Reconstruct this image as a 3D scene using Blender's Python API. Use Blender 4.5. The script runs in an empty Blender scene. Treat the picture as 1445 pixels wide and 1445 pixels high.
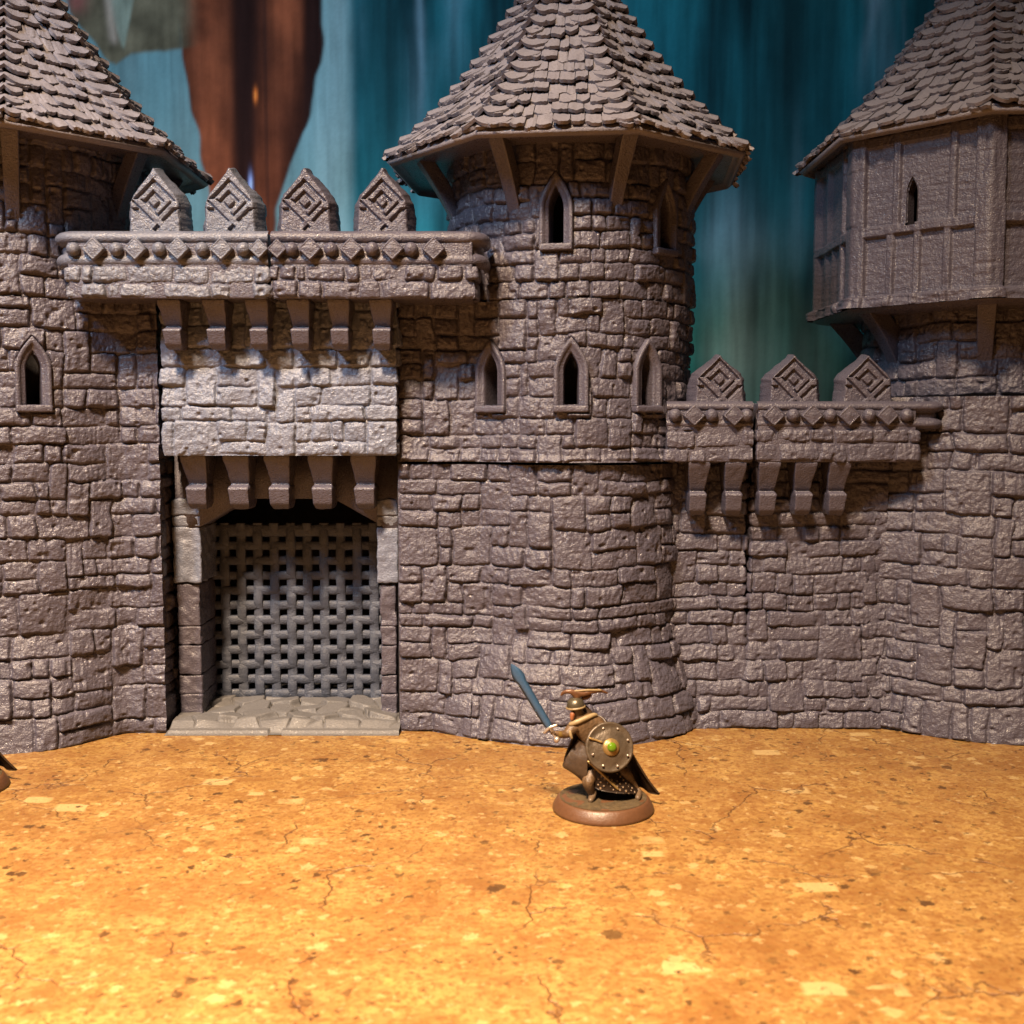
import bpy, bmesh, math, random
import numpy as np
from mathutils import Vector, Matrix

SC = bpy.context.scene
COL = SC.collection
# ------------------------------------------------------------------ camera (1 unit = 1 cm)
F = 1565.0; PITCH = math.radians(4.484); CAMH = 9.35
cd = bpy.data.cameras.new('camera'); cam = bpy.data.objects.new('camera', cd); COL.objects.link(cam)
cam.location = (0, 0, CAMH); cam.rotation_euler = (math.radians(90) - PITCH, 0, 0)
cd.sensor_width = 36; cd.lens = 36 * F / 1445; cd.clip_start = 0.5; cd.clip_end = 500
cd.dof.use_dof = True; cd.dof.focus_distance = 32.5; cd.dof.aperture_fstop = 0.34
SC.camera = cam
# ------------------------------------------------------------------ world and lamps
w = bpy.data.worlds.new('World'); SC.world = w; w.use_nodes = True
bg = w.node_tree.nodes['Background']; bg.inputs[0].default_value = (1.0, .8, .68, 1); bg.inputs[1].default_value = .012
SC.view_settings.view_transform = 'Standard'; SC.view_settings.look = 'None'
SC.view_settings.exposure = 0; SC.view_settings.gamma = 1; SC.view_settings.use_curve_mapping = False

def area(name, loc, target, size, power, color):
    l = bpy.data.lights.new(name, 'AREA'); l.shape = 'DISK'; l.size = size; l.energy = power; l.color = color
    o = bpy.data.objects.new(name, l); COL.objects.link(o); o.location = loc
    o.rotation_euler = (Vector(target) - Vector(loc)).to_track_quat('-Z', 'Y').to_euler()
    return o
lamp = area('ceiling_lamp', (-20.0, -24.0, 86.0), (-9, 9, 0), 12.0, 60000, (1.0, .72, .47)); lamp.data.spread = math.radians(53)
table_fill = area('table_fill_light', (-4.0, 11.0, 30.0), (-3, 13, 0), 3.0, 2700, (1.0, .72, .42)); table_fill.data.spread = math.radians(75)  # unseen fill light, added to brighten the front of the table
wl = area('window_light', (-38.0, -8.0, 54.0), (-7, 42, 15), 14.0, 3300, (.62, .78, 1.0))

wl.data.spread = math.radians(48)
# ------------------------------------------------------------------ helpers
def W(px, py, Y):
    a = (px - 722.5) / F; b = -(py - 722.5) / F
    c, s = math.cos(PITCH), math.sin(PITCH)
    t = Y / (c + b * s)
    return a * t, CAMH + t * (b * c - s)
def X(px, Y, py=600): return W(px, py, Y)[0]
def Z(py, Y): return W(722, py, Y)[1]

class Noise:
    def __init__(s, seed): s.t = np.random.RandomState(seed).rand(64, 64, 64).astype(np.float32)
    def __call__(s, x, y, z=0.0):
        x, y, z = np.broadcast_arrays(np.asarray(x, float), np.asarray(y, float), np.asarray(z, float))
        xi, yi, zi = np.floor(x).astype(int), np.floor(y).astype(int), np.floor(z).astype(int)
        fx, fy, fz = x - xi, y - yi, z - zi
        fx, fy, fz = [f * f * (3 - 2 * f) for f in (fx, fy, fz)]
        t = s.t; r = 0
        for dx in (0, 1):
            for dy in (0, 1):
                for dz in (0, 1):
                    wgt = (fx if dx else 1 - fx) * (fy if dy else 1 - fy) * (fz if dz else 1 - fz)
                    r = r + wgt * t[(xi + dx) & 63, (yi + dy) & 63, (zi + dz) & 63]
        return r * 2 - 1
    def fbm(s, x, y, z=0.0, o=3):
        r = 0; a = 1.0; n = 0
        for k in range(o):
            r = r + a * s(x * 2 ** k + 17.3 * k, y * 2 ** k + 5.1 * k, z * 2 ** k); n += a; a *= .5
        return r / n
N = Noise(7)

def offset_of(p):
    v = Vector((0, 0, 0))
    while p is not None: v += p.location; p = p.parent
    return v
def link(name, verts, faces, mat, parent=None, smooth=True, origin=None):
    """verts in world cm (Nx3); faces Mx4 array or list of lists"""
    me = bpy.data.meshes.new(name)
    verts = np.asarray(verts, np.float32)
    off = offset_of(parent)
    loc = Vector((0, 0, 0))
    if origin is not None: loc = Vector(origin) - off
    sub = off + loc
    verts = verts - np.array([sub.x, sub.y, sub.z], np.float32)
    if isinstance(faces, np.ndarray):
        nf, k = faces.shape
        me.vertices.add(len(verts)); me.vertices.foreach_set('co', verts.ravel())
        me.loops.add(nf * k); me.loops.foreach_set('vertex_index', faces.astype(np.int32).ravel())
        me.polygons.add(nf); me.polygons.foreach_set('loop_start', np.arange(0, nf * k, k, dtype=np.int32))
        me.polygons.foreach_set('loop_total', np.full(nf, k, np.int32))
        me.update(calc_edges=True); me.validate()
    else:
        me.from_pydata([tuple(v) for v in verts.tolist()], [], faces)
    if smooth: me.polygons.foreach_set('use_smooth', [True] * len(me.polygons))
    me.materials.append(mat)
    o = bpy.data.objects.new(name, me); COL.objects.link(o); o.parent = parent; o.location = loc
    return o
def thing(name, label, cat, loc, group=None):
    o = bpy.data.objects.new(name, None); COL.objects.link(o); o.location = loc
    o.empty_display_size = .5
    o['label'] = label; o['category'] = cat
    if group: o['group'] = group
    return o
def grid_faces(nz, nu, closed=False):
    i = np.arange(nu if closed else nu - 1); j = np.arange(nz - 1)
    I, J = np.meshgrid(i, j); I2 = (I + 1) % nu
    return np.stack([J * nu + I, J * nu + I2, (J + 1) * nu + I2, (J + 1) * nu + I], -1).reshape(-1, 4)

class MB:
    """collects pieces of ONE part"""
    def __init__(s): s.v = []; s.f = []; s.n = 0
    def add(s, v, f):
        v = np.asarray(v, float); f = np.asarray(f)
        s.v.append(v); s.f.append(f + s.n); s.n += len(v)
    def build(s, name, mat, parent=None, smooth=True, origin=None):
        v = np.concatenate(s.v)
        if all(f.shape[1] == 4 for f in s.f): fs = np.concatenate(s.f)
        else: fs = [list(r) for f in s.f for r in f.tolist()]
        return link(name, v, fs, mat, parent, smooth, origin)

def rbox(x0, x1, y0, y1, z0, z1, r=.04, res=.09, amp=.0, freq=4.0, seed=0.0, fn=None, nmax=60):
    """rounded box with a rough surface; fn(p)->p deforms afterwards"""
    c = np.array([(x0 + x1) / 2, (y0 + y1) / 2, (z0 + z1) / 2]); h = np.array([abs(x1 - x0), abs(y1 - y0), abs(z1 - z0)]) / 2
    r = min(r, h.min() * .95)
    ts = []
    for k in range(3):
        n = int(max(2, min(nmax, math.ceil(2 * (h[k] - r) / res))))
        t = np.linspace(-(h[k] - r), h[k] - r, n + 1)
        t = np.concatenate([[-h[k], -h[k] + r * .45], t[0:], [h[k] - r * .45, h[k]]])
        ts.append(t)
    P = []; Fc = []; n0 = 0
    for ax in range(3):
        a, b = [(1, 2), (2, 0), (0, 1)][ax]
        A, B = np.meshgrid(ts[a], ts[b])
        for sgn in (-1, 1):
            p = np.zeros(A.shape + (3,)); p[..., a] = A; p[..., b] = B; p[..., ax] = sgn * h[ax]
            P.append(p.reshape(-1, 3)); f = grid_faces(len(ts[b]), len(ts[a])) + n0
            if sgn < 0: f = f[:, ::-1]
            Fc.append(f); n0 += A.size
    P = np.concatenate(P); Fc = np.concatenate(Fc)
    key = np.round(P, 5); _, idx, inv = np.unique(key, axis=0, return_index=True, return_inverse=True)
    P = P[idx]; Fc = np.asarray(inv).reshape(-1)[Fc]
    inner = np.clip(P, -(h - r), h - r); d = P - inner
    L = np.linalg.norm(d, axis=1, keepdims=True); L[L == 0] = 1
    P = inner + d / L * r
    nrm = d / L
    P = P + c
    if amp:
        q = P * freq + seed * 7.7
        dn = N.fbm(q[:, 0], q[:, 1], q[:, 2], 3)
        P = P + nrm * (dn * amp)[:, None]
    if fn: P = fn(P)
    return P, Fc

# rectangle packing of rough ashlar blocks
def pack(W_, H_, cw, rows, rng, p2=.25, wmax=6):
    nc = max(2, int(round(W_ / cw)))
    xs = np.linspace(0, W_, nc + 1); xs[1:-1] += rng.uniform(-.35, .35, nc - 1) * (W_ / nc)
    zs = [0.0]
    while zs[-1] < H_: zs.append(zs[-1] + rng.uniform(*rows))
    zs = np.array(zs); nr = len(zs) - 1
    g = -np.ones((nr, nc), int); R = []
    for j in range(nr):
        i = 0
        while i < nc:
            if g[j, i] >= 0: i += 1; continue
            run = 0
            while i + run < nc and g[j, i + run] < 0: run += 1
            hh = 2 if (rng.rand() < p2 and j + 1 < nr) else 1
            ww = rng.randint(2, (wmax if hh == 1 else max(4, wmax - 1)) + 1)
            if run - ww < 2: ww = run
            if ww > wmax + 1: ww = ww // 2
            ww = min(ww, run)
            g[j:j + hh, i:i + ww] = len(R)
            R.append((xs[i], xs[i + ww], zs[j], zs[j + hh])); i += ww
    return xs, zs, g, np.array(R)

def masonry(U, V, seed, cw=.2, rows=(.32, .56), p2=.22, wmax=6, depth=.095, vary=.055, rough=.03):
    rng = np.random.RandomState(seed)
    W_ = U.max() + .3; H_ = V.max() + .5
    xs, zs, g, R = pack(W_, H_, cw, rows, rng, p2, wmax)
    s = seed * 3.17
    u = U + .05 * N(U * 2.2 + s, V * 2.2) + .018 * N(U * 9 + s, V * 9) ; v = V + .07 * N(U * .7 + s, V * .5 + 40) + .03 * N(U * 2.6 + s, V * 1.3 + 40) + .014 * N(U * 9, V * 9 + s)
    ii = np.clip(np.searchsorted(xs, u) - 1, 0, g.shape[1] - 1); jj = np.clip(np.searchsorted(zs, v) - 1, 0, g.shape[0] - 1)
    k = g[jj, ii]; r = R[k]
    n = len(R)
    base = rng.uniform(-vary, vary, n); tx = rng.uniform(-.10, .10, n); tz = rng.uniform(-.16, .08, n)
    rnd = rng.uniform(.03, .09, n); gap = rng.uniform(.008, .028, n); kind = rng.rand(n); bulge = rng.uniform(0, .05, n)
    cx = (r[..., 0] + r[..., 1]) / 2; cz = (r[..., 2] + r[..., 3]) / 2
    hx = (r[..., 1] - r[..., 0]) / 2; hz = (r[..., 3] - r[..., 2]) / 2
    # skewed block edges
    sk = rng.uniform(-.07, .07, n)[k]
    du = u - cx + sk * (v - cz); dv = v - cz + .05 * (rng.rand(n)[k] - .5) * du
    ex = hx - np.abs(du); ez = hz - np.abs(dv)
    q = .07
    d = np.minimum(ex, ez) - np.maximum(q - np.abs(ex - ez), 0) ** 2 / (4 * q)
    t = np.clip((d - gap[k]) / rnd[k], 0, 1)
    prof = np.sqrt(np.clip(1 - (1 - t) ** 2, 0, 1))
    top = base[k] + tx[k] * du + tz[k] * dv + bulge[k] * (1 - (du / hx) ** 2) * (1 - (dv / hz) ** 2)
    big = N.fbm(U * 3.4 + s, V * 3.4, 3.3 * kind[k], 3)
    fine = N.fbm(U * 13 + s, V * 13, k * .37, 2)
    groove = N.fbm(U * 16 + s, V * 2.6 + k * .77, .5, 2)
    gm = np.where(kind[k] > .72, 1.0, .2)
    chip = -np.clip(N(U * 5 + s, V * 5, k * .9) - .45, 0, 1) * .16
    top = top + big * rough * 1.25 + fine * rough * .38 + groove * rough * .7 * gm + chip
    return -depth * (1 - prof) + top * prof + .012 * fine

def smin(a, b, k):
    h = np.clip(.5 + .5 * (b - a) / k, 0, 1)
    return b * (1 - h) + a * h - k * h * (1 - h)

def resample(P, du, fine=None):
    P = np.asarray(P); seg = np.linalg.norm(np.diff(P, axis=0), axis=1); s = np.concatenate([[0], np.cumsum(seg)])
    if fine is None: u = np.linspace(0, s[-1], int(s[-1] / du) + 2)
    else:
        u = [0.0]
        while u[-1] < s[-1]:
            y = np.interp(u[-1], s, P[:, 1]); u.append(u[-1] + (du if y < fine else .15))
        u = np.array(u); u[-1] = s[-1]
        if u[-1] - u[-2] < 1e-4: u = np.delete(u, -2)
    x = np.interp(u, s, P[:, 0]); y = np.interp(u, s, P[:, 1])
    tx = np.gradient(x, u); ty = np.gradient(y, u)
    kk = 9; 
    L = np.hypot(tx, ty); return x, y, ty / L, -tx / L, u

def sheet(name, path, du, z0, z1, mat, parent, hf, flare=None, holes=(), fine=None, dz=None, capbot=False, extra=None):
    x, y, nx, ny, u = resample(path, du, fine)
    zs = np.linspace(z0, z1, int((z1 - z0) / (dz or du)) + 2)
    U, V = np.meshgrid(u, zs - z0)
    Hh = hf(U, V)
    XX = np.broadcast_to(x, U.shape); YY = np.broadcast_to(y, U.shape)
    NX = np.broadcast_to(nx, U.shape); NY = np.broadcast_to(ny, U.shape)
    ZZ = V + z0
    if flare is not None: Hh = Hh + flare(ZZ)
    keep = None
    for (hu, hz, inside, collar) in holes:
        Hh = np.where(collar(U - hu, ZZ - hz), np.minimum(Hh, -.02), Hh)
    if extra is not None: Hh = Hh + extra(XX, ZZ)
    P = np.stack([XX + NX * Hh, YY + NY * Hh, ZZ], -1).reshape(-1, 3)
    Fc = grid_faces(len(zs), len(u))
    for (hu, hz, inside, collar) in holes:
        ins = inside(U - hu, ZZ - hz).ravel()
        Fc = Fc[~ins[Fc].all(axis=1)]
    return link(name, P, Fc, mat, parent), (x, y, nx, ny, u)

def arc(cx, cy, r, a0, a1, n=200):
    """angle 0 = toward the camera (-y), positive to the right"""
    a = np.radians(np.linspace(a0, a1, n)); return np.stack([cx + r * np.sin(a), cy - r * np.cos(a)], -1)
def tower_path(cx, cy, r, wall_y, x_end, k, side):
    """flat wall that swells into a round tower; side=-1: wall to the left of the tower"""
    xs = np.linspace(x_end, cx, 600)
    dx = np.clip(np.abs(xs - cx), 0, r * .9999)
    cyl = np.where(np.abs(xs - cx) < r, cy - np.sqrt(r * r - dx * dx), cy + (np.abs(xs - cx) - r) * 6)
    yy = smin(cyl, np.full_like(xs, wall_y), k)
    yy = yy + (cyl[-1] - yy[-1])*np.clip(1-np.abs(xs-cx)/r,0,1)
    half = np.stack([xs, yy], -1)
    other = arc(cx, cy, r, 0, 178, 300) if side < 0 else arc(cx, cy, r, -178, 0, 300)
    return np.concatenate([half, other[1:]]) if side < 0 else np.concatenate([other[:-1], half[::-1]])

# ------------------------------------------------------------------ materials
def nodes(name):
    m = bpy.data.materials.new(name); m.use_nodes = True; nt = m.node_tree
    return m, nt, nt.nodes['Principled BSDF'], nt.nodes.new, nt.links.new
def math_(nt, op, a, b=None, c=None, clamp=False):
    n = nt.nodes.new('ShaderNodeMath'); n.operation = op; n.use_clamp = clamp
    for k, v in enumerate((a, b, c)):
        if v is None: continue
        if isinstance(v, (int, float)): n.inputs[k].default_value = v
        else: nt.links.new(v, n.inputs[k])
    return n.outputs[0]
def mixc(nt, fac, a, b, mode='MIX'):
    n = nt.nodes.new('ShaderNodeMix'); n.data_type = 'RGBA'; n.blend_type = mode
    for s, v in ((n.inputs[0], fac), (n.inputs[6], a), (n.inputs[7], b)):
        if isinstance(v, (int, float)): s.default_value = v
        elif isinstance(v, tuple): s.default_value = (*v, 1) if len(v) == 3 else v
        else: nt.links.new(v, s)
    return n.outputs[2]
def noise_(nt, vec, scale, detail=3, rough=.5, dist=0):
    n = nt.nodes.new('ShaderNodeTexNoise'); n.inputs['Scale'].default_value = scale; n.inputs['Detail'].default_value = detail
    n.inputs['Roughness'].default_value = rough; n.inputs['Distortion'].default_value = dist
    nt.links.new(vec, n.inputs['Vector']); return n.outputs['Fac']
def printed(name, col, col2, rough=.34, glint=.5, spec=.5):
    col = tuple(x * .285 * k for x, k in zip(col, (.98, 1.0, 1.12))); col2 = tuple(x * .285 * k for x, k in zip(col2, (.98, 1.0, 1.12)))
    """painted / printed plastic stone: fine layer grain, tiny glints"""
    m, nt, b, new, ln = nodes(name)
    tc = new('ShaderNodeTexCoord'); g = new('ShaderNodeNewGeometry'); mp = new('ShaderNodeMapping')
    mp.inputs['Scale'].default_value = (1, 1, 1); ln(g.outputs['Position'], mp.inputs[0]); v = mp.outputs[0]
    mp2 = new('ShaderNodeMapping'); mp2.inputs['Scale'].default_value = (1, 1, 5.5); ln(g.outputs['Position'], mp2.inputs[0])
    f1 = noise_(nt, v, 1.1, 4, .6); c = mixc(nt, math_(nt, 'MULTIPLY_ADD', f1, 2.4, -.7, clamp=True), col, col2)
    f2 = noise_(nt, v, 14, 3, .6); c = mixc(nt, math_(nt, 'MULTIPLY_ADD', f2, 1.6, -.5, clamp=True), c, tuple(x * .72 for x in col), 'MIX')
    ln(c, b.inputs['Base Color'])
    r = math_(nt, 'MULTIPLY_ADD', noise_(nt, v, 2.3, 3), .35, rough - .12); r = math_(nt, 'SUBTRACT', r, math_(nt, 'MULTIPLY', math_(nt, 'MULTIPLY_ADD', noise_(nt, v, 15, 2), 9, -5.0, clamp=True), .22), clamp=True); ln(r, b.inputs['Roughness'])
    b.inputs['Specular IOR Level'].default_value = spec
    h1 = noise_(nt, v, 20, 2, .6); h2 = noise_(nt, mp2.outputs[0], 9, 2, .5)
    h = math_(nt, 'ADD', math_(nt, 'MULTIPLY', h1, .05 * glint), math_(nt, 'MULTIPLY', h2, .022 * glint))
    bp = new('ShaderNodeBump'); bp.inputs['Strength'].default_value = 1; bp.inputs['Distance'].default_value = 1.0
    ln(h, bp.inputs['Height']); ln(bp.outputs[0], b.inputs['Normal'])
    return m
M_STONE = printed('grey_stone', (.245, .222, .275), (.295, .26, .30))
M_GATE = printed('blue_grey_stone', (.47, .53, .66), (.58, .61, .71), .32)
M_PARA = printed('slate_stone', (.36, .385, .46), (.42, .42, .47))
M_ROOF = printed('roof_grey', (.58, .54, .56), (.70, .64, .64), .45, .4, .35)
M_FLAG = printed('flagstone_grey', (.36, .345, .32), (.40, .38, .34), .5, .25, .3)
M_PORT = printed('portcullis_blue', (.16, .19, .25), (.20, .225, .285), .5)
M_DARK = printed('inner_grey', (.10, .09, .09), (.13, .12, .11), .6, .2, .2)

def plain(name, col, rough=.5, metal=0.0, var=.25, scale=9, bump=.01):
    col = tuple(x * .6 for x in col)
    m, nt, b, new, ln = nodes(name)
    tc = new('ShaderNodeTexCoord'); f = noise_(nt, tc.outputs['Object'], scale, 4, .6)
    c = mixc(nt, math_(nt, 'MULTIPLY_ADD', f, 2, -.5, clamp=True), tuple(x * (1 - var) for x in col), tuple(min(1, x * (1 + var)) for x in col))
    ln(c, b.inputs['Base Color']); b.inputs['Roughness'].default_value = rough; b.inputs['Metallic'].default_value = metal
    bp = new('ShaderNodeBump'); bp.inputs['Distance'].default_value = bump; bp.inputs['Strength'].default_value = 1
    ln(f, bp.inputs['Height']); ln(bp.outputs[0], b.inputs['Normal'])
    return m

def cork():
    m, nt, b, new, ln = nodes('cork')
    g = new('ShaderNodeNewGeometry'); P = g.outputs['Position']
    wn = new('ShaderNodeTexNoise'); wn.inputs['Scale'].default_value = 1.5; wn.inputs['Detail'].default_value = 4; ln(P, wn.inputs['Vector'])
    def warp(amount, sc=(1, 1, 1)):
        a = new('ShaderNodeVectorMath'); a.operation = 'MULTIPLY_ADD'; ln(wn.outputs['Color'], a.inputs[0]); a.inputs[1].default_value = (amount,) * 3; ln(P, a.inputs[2])
        mp = new('ShaderNodeMapping'); mp.inputs['Scale'].default_value = sc; ln(a.outputs[0], mp.inputs[0]); return mp.outputs[0]
    def vor(vec, scale, feat='F1', rnd=1.0, metric='EUCLIDEAN'):
        n = new('ShaderNodeTexVoronoi'); n.feature = feat; n.inputs['Scale'].default_value = scale; n.inputs['Randomness'].default_value = rnd
        if feat != 'DISTANCE_TO_EDGE': n.distance = metric
        ln(vec, n.inputs['Vector']); return n
    def rnd_of(v):
        s = new('ShaderNodeSeparateColor'); ln(v.outputs['Color'], s.inputs[0]); return s.outputs[0], s.outputs[1]
    base = mixc(nt, math_(nt, 'MULTIPLY_ADD', noise_(nt, P, .38, 7, .68), 4.0, -1.5, clamp=True), (.32, .155, .042), (.64, .40, .13))
    v1 = vor(warp(.5), 1.7); r1, r1b = rnd_of(v1)
    base = mixc(nt, math_(nt, 'MULTIPLY', r1, .6), base, (.70, .47, .18))
    v2 = vor(warp(.25), 5.0); r2, _ = rnd_of(v2)
    base = mixc(nt, math_(nt, 'MULTIPLY', r2, .5), base, (.40, .19, .065))
    v3 = vor(warp(.12), 10.0); r3, _ = rnd_of(v3)
    base = mixc(nt, math_(nt, 'MULTIPLY_ADD', r3, 1.6, -.9, clamp=True), base, (.34, .15, .04)); v4 = vor(warp(.6, (.7, 1.1, 1)), 2.6); _, r4 = rnd_of(v4)
    base = mixc(nt, math_(nt, 'MULTIPLY_ADD', r4, 1.5, -.95, clamp=True), base, (.36, .17, .05))
    # fine brown mottling between the granules
    f = noise_(nt, P, 7, 6, .7)
    base = mixc(nt, math_(nt, 'MULTIPLY', math_(nt, 'MULTIPLY_ADD', f, 7, -3.5, clamp=True), .85), base, (.30, .12, .035))
    ng = vor(warp(.35), 3.1, 'DISTANCE_TO_EDGE')
    e = math_(nt, 'MULTIPLY', math_(nt, 'LESS_THAN', ng.outputs['Distance'], .02), math_(nt, 'MULTIPLY_ADD', noise_(nt, P, 1.3, 3), 4, -1.8, clamp=True))
    base = mixc(nt, math_(nt, 'MULTIPLY', e, .45), base, (.30, .12, .035))
    wf = new('ShaderNodeTexNoise'); wf.inputs['Scale'].default_value = 6; wf.inputs['Detail'].default_value = 5; wf.inputs['Roughness'].default_value = .65; ln(P, wf.inputs['Vector'])
    a_ = new('ShaderNodeVectorMath'); a_.operation = 'MULTIPLY_ADD'; ln(wf.outputs['Color'], a_.inputs[0]); a_.inputs[1].default_value = (.45, .45, .2); ln(P, a_.inputs[2]); wfine = a_.outputs[0]
    clus = math_(nt, 'MULTIPLY_ADD', noise_(nt, P, .5, 4), 5, -1.9, clamp=True)
    # pale chips
    for sc, th, rad, amt, met in ((1.25, .88, .34, .6, 'CHEBYCHEV'), (2.2, .80, .34, .5, 'EUCLIDEAN'), (4.2, .74, .36, .42, 'EUCLIDEAN'), (8.0, .8, .36, .35, 'EUCLIDEAN')):
        v = vor(wfine if sc > 2 else warp(.22, (.75, 1.2, 1)), sc, metric=met); r, r_ = rnd_of(v)
        k = math_(nt, 'MULTIPLY', math_(nt, 'GREATER_THAN', r, th), math_(nt, 'MULTIPLY_ADD', math_(nt, 'SUBTRACT', math_(nt, 'MULTIPLY', r_, rad), math_(nt, 'MULTIPLY', v.outputs['Distance'], .8)), 14, .2, clamp=True))
        base = mixc(nt, math_(nt, 'MULTIPLY', k, amt), base, (.86, .66, .34))
    # dark bark specks
    for sc, th, rad, amt in ((1.4, .84, .30, .8), (2.9, .76, .36, .75), (5.5, .72, .42, .7), (11., .74, .45, .55)):
        v = vor(wfine, sc); r, r_ = rnd_of(v)
        k = math_(nt, 'MULTIPLY', math_(nt, 'GREATER_THAN', r_, th), math_(nt, 'MULTIPLY_ADD', math_(nt, 'SUBTRACT', math_(nt, 'MULTIPLY', r, rad), v.outputs['Distance']), 40, .6, clamp=True))
        base = mixc(nt, math_(nt, 'MULTIPLY', math_(nt, 'MULTIPLY', k, amt), math_(nt, 'MULTIPLY_ADD', clus, .75, .4), clamp=True), base, (.09, .04, .014))
    # hairline cracks
    ce = vor(warp(.9), .30, 'DISTANCE_TO_EDGE')
    ck = math_(nt, 'MULTIPLY', math_(nt, 'MULTIPLY_ADD', ce.outputs['Distance'], -95, 1.0, clamp=True), math_(nt, 'MULTIPLY_ADD', noise_(nt, P, .45, 3), 8, -3.7, clamp=True))
    base = mixc(nt, math_(nt, 'MULTIPLY', ck, .8), base, (.16, .065, .03))
    base = mixc(nt, 1.0, base, (.43, .415, .37), 'MULTIPLY')
    ln(base, b.inputs['Base Color'])
    ln(math_(nt, 'MULTIPLY_ADD', noise_(nt, P, 3, 4), .3, .34), b.inputs['Roughness'])
    b.inputs['Specular IOR Level'].default_value = .35
    hh = math_(nt, 'SUBTRACT', noise_(nt, P, 6, 5, .65), math_(nt, 'MULTIPLY', ck, 1.2))
    bp = new('ShaderNodeBump'); bp.inputs['Distance'].default_value = .035; bp.inputs['Strength'].default_value = .8
    ln(hh, bp.inputs['Height']); ln(bp.outputs[0], b.inputs['Normal'])
    return m
M_CORK = cork()

# ------------------------------------------------------------------ the setting: cork table top
gx = np.linspace(-60, 60, 121); gy = np.linspace(-8, 70, 79)
GX, GY = np.meshgrid(gx, gy)
tb = link('table_top', np.stack([GX, GY, 0.004 * N(GX * .6, GY * .6)], -1).reshape(-1, 3), grid_faces(len(gy), len(gx)), M_CORK, None)
tb['kind'] = 'structure'

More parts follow.
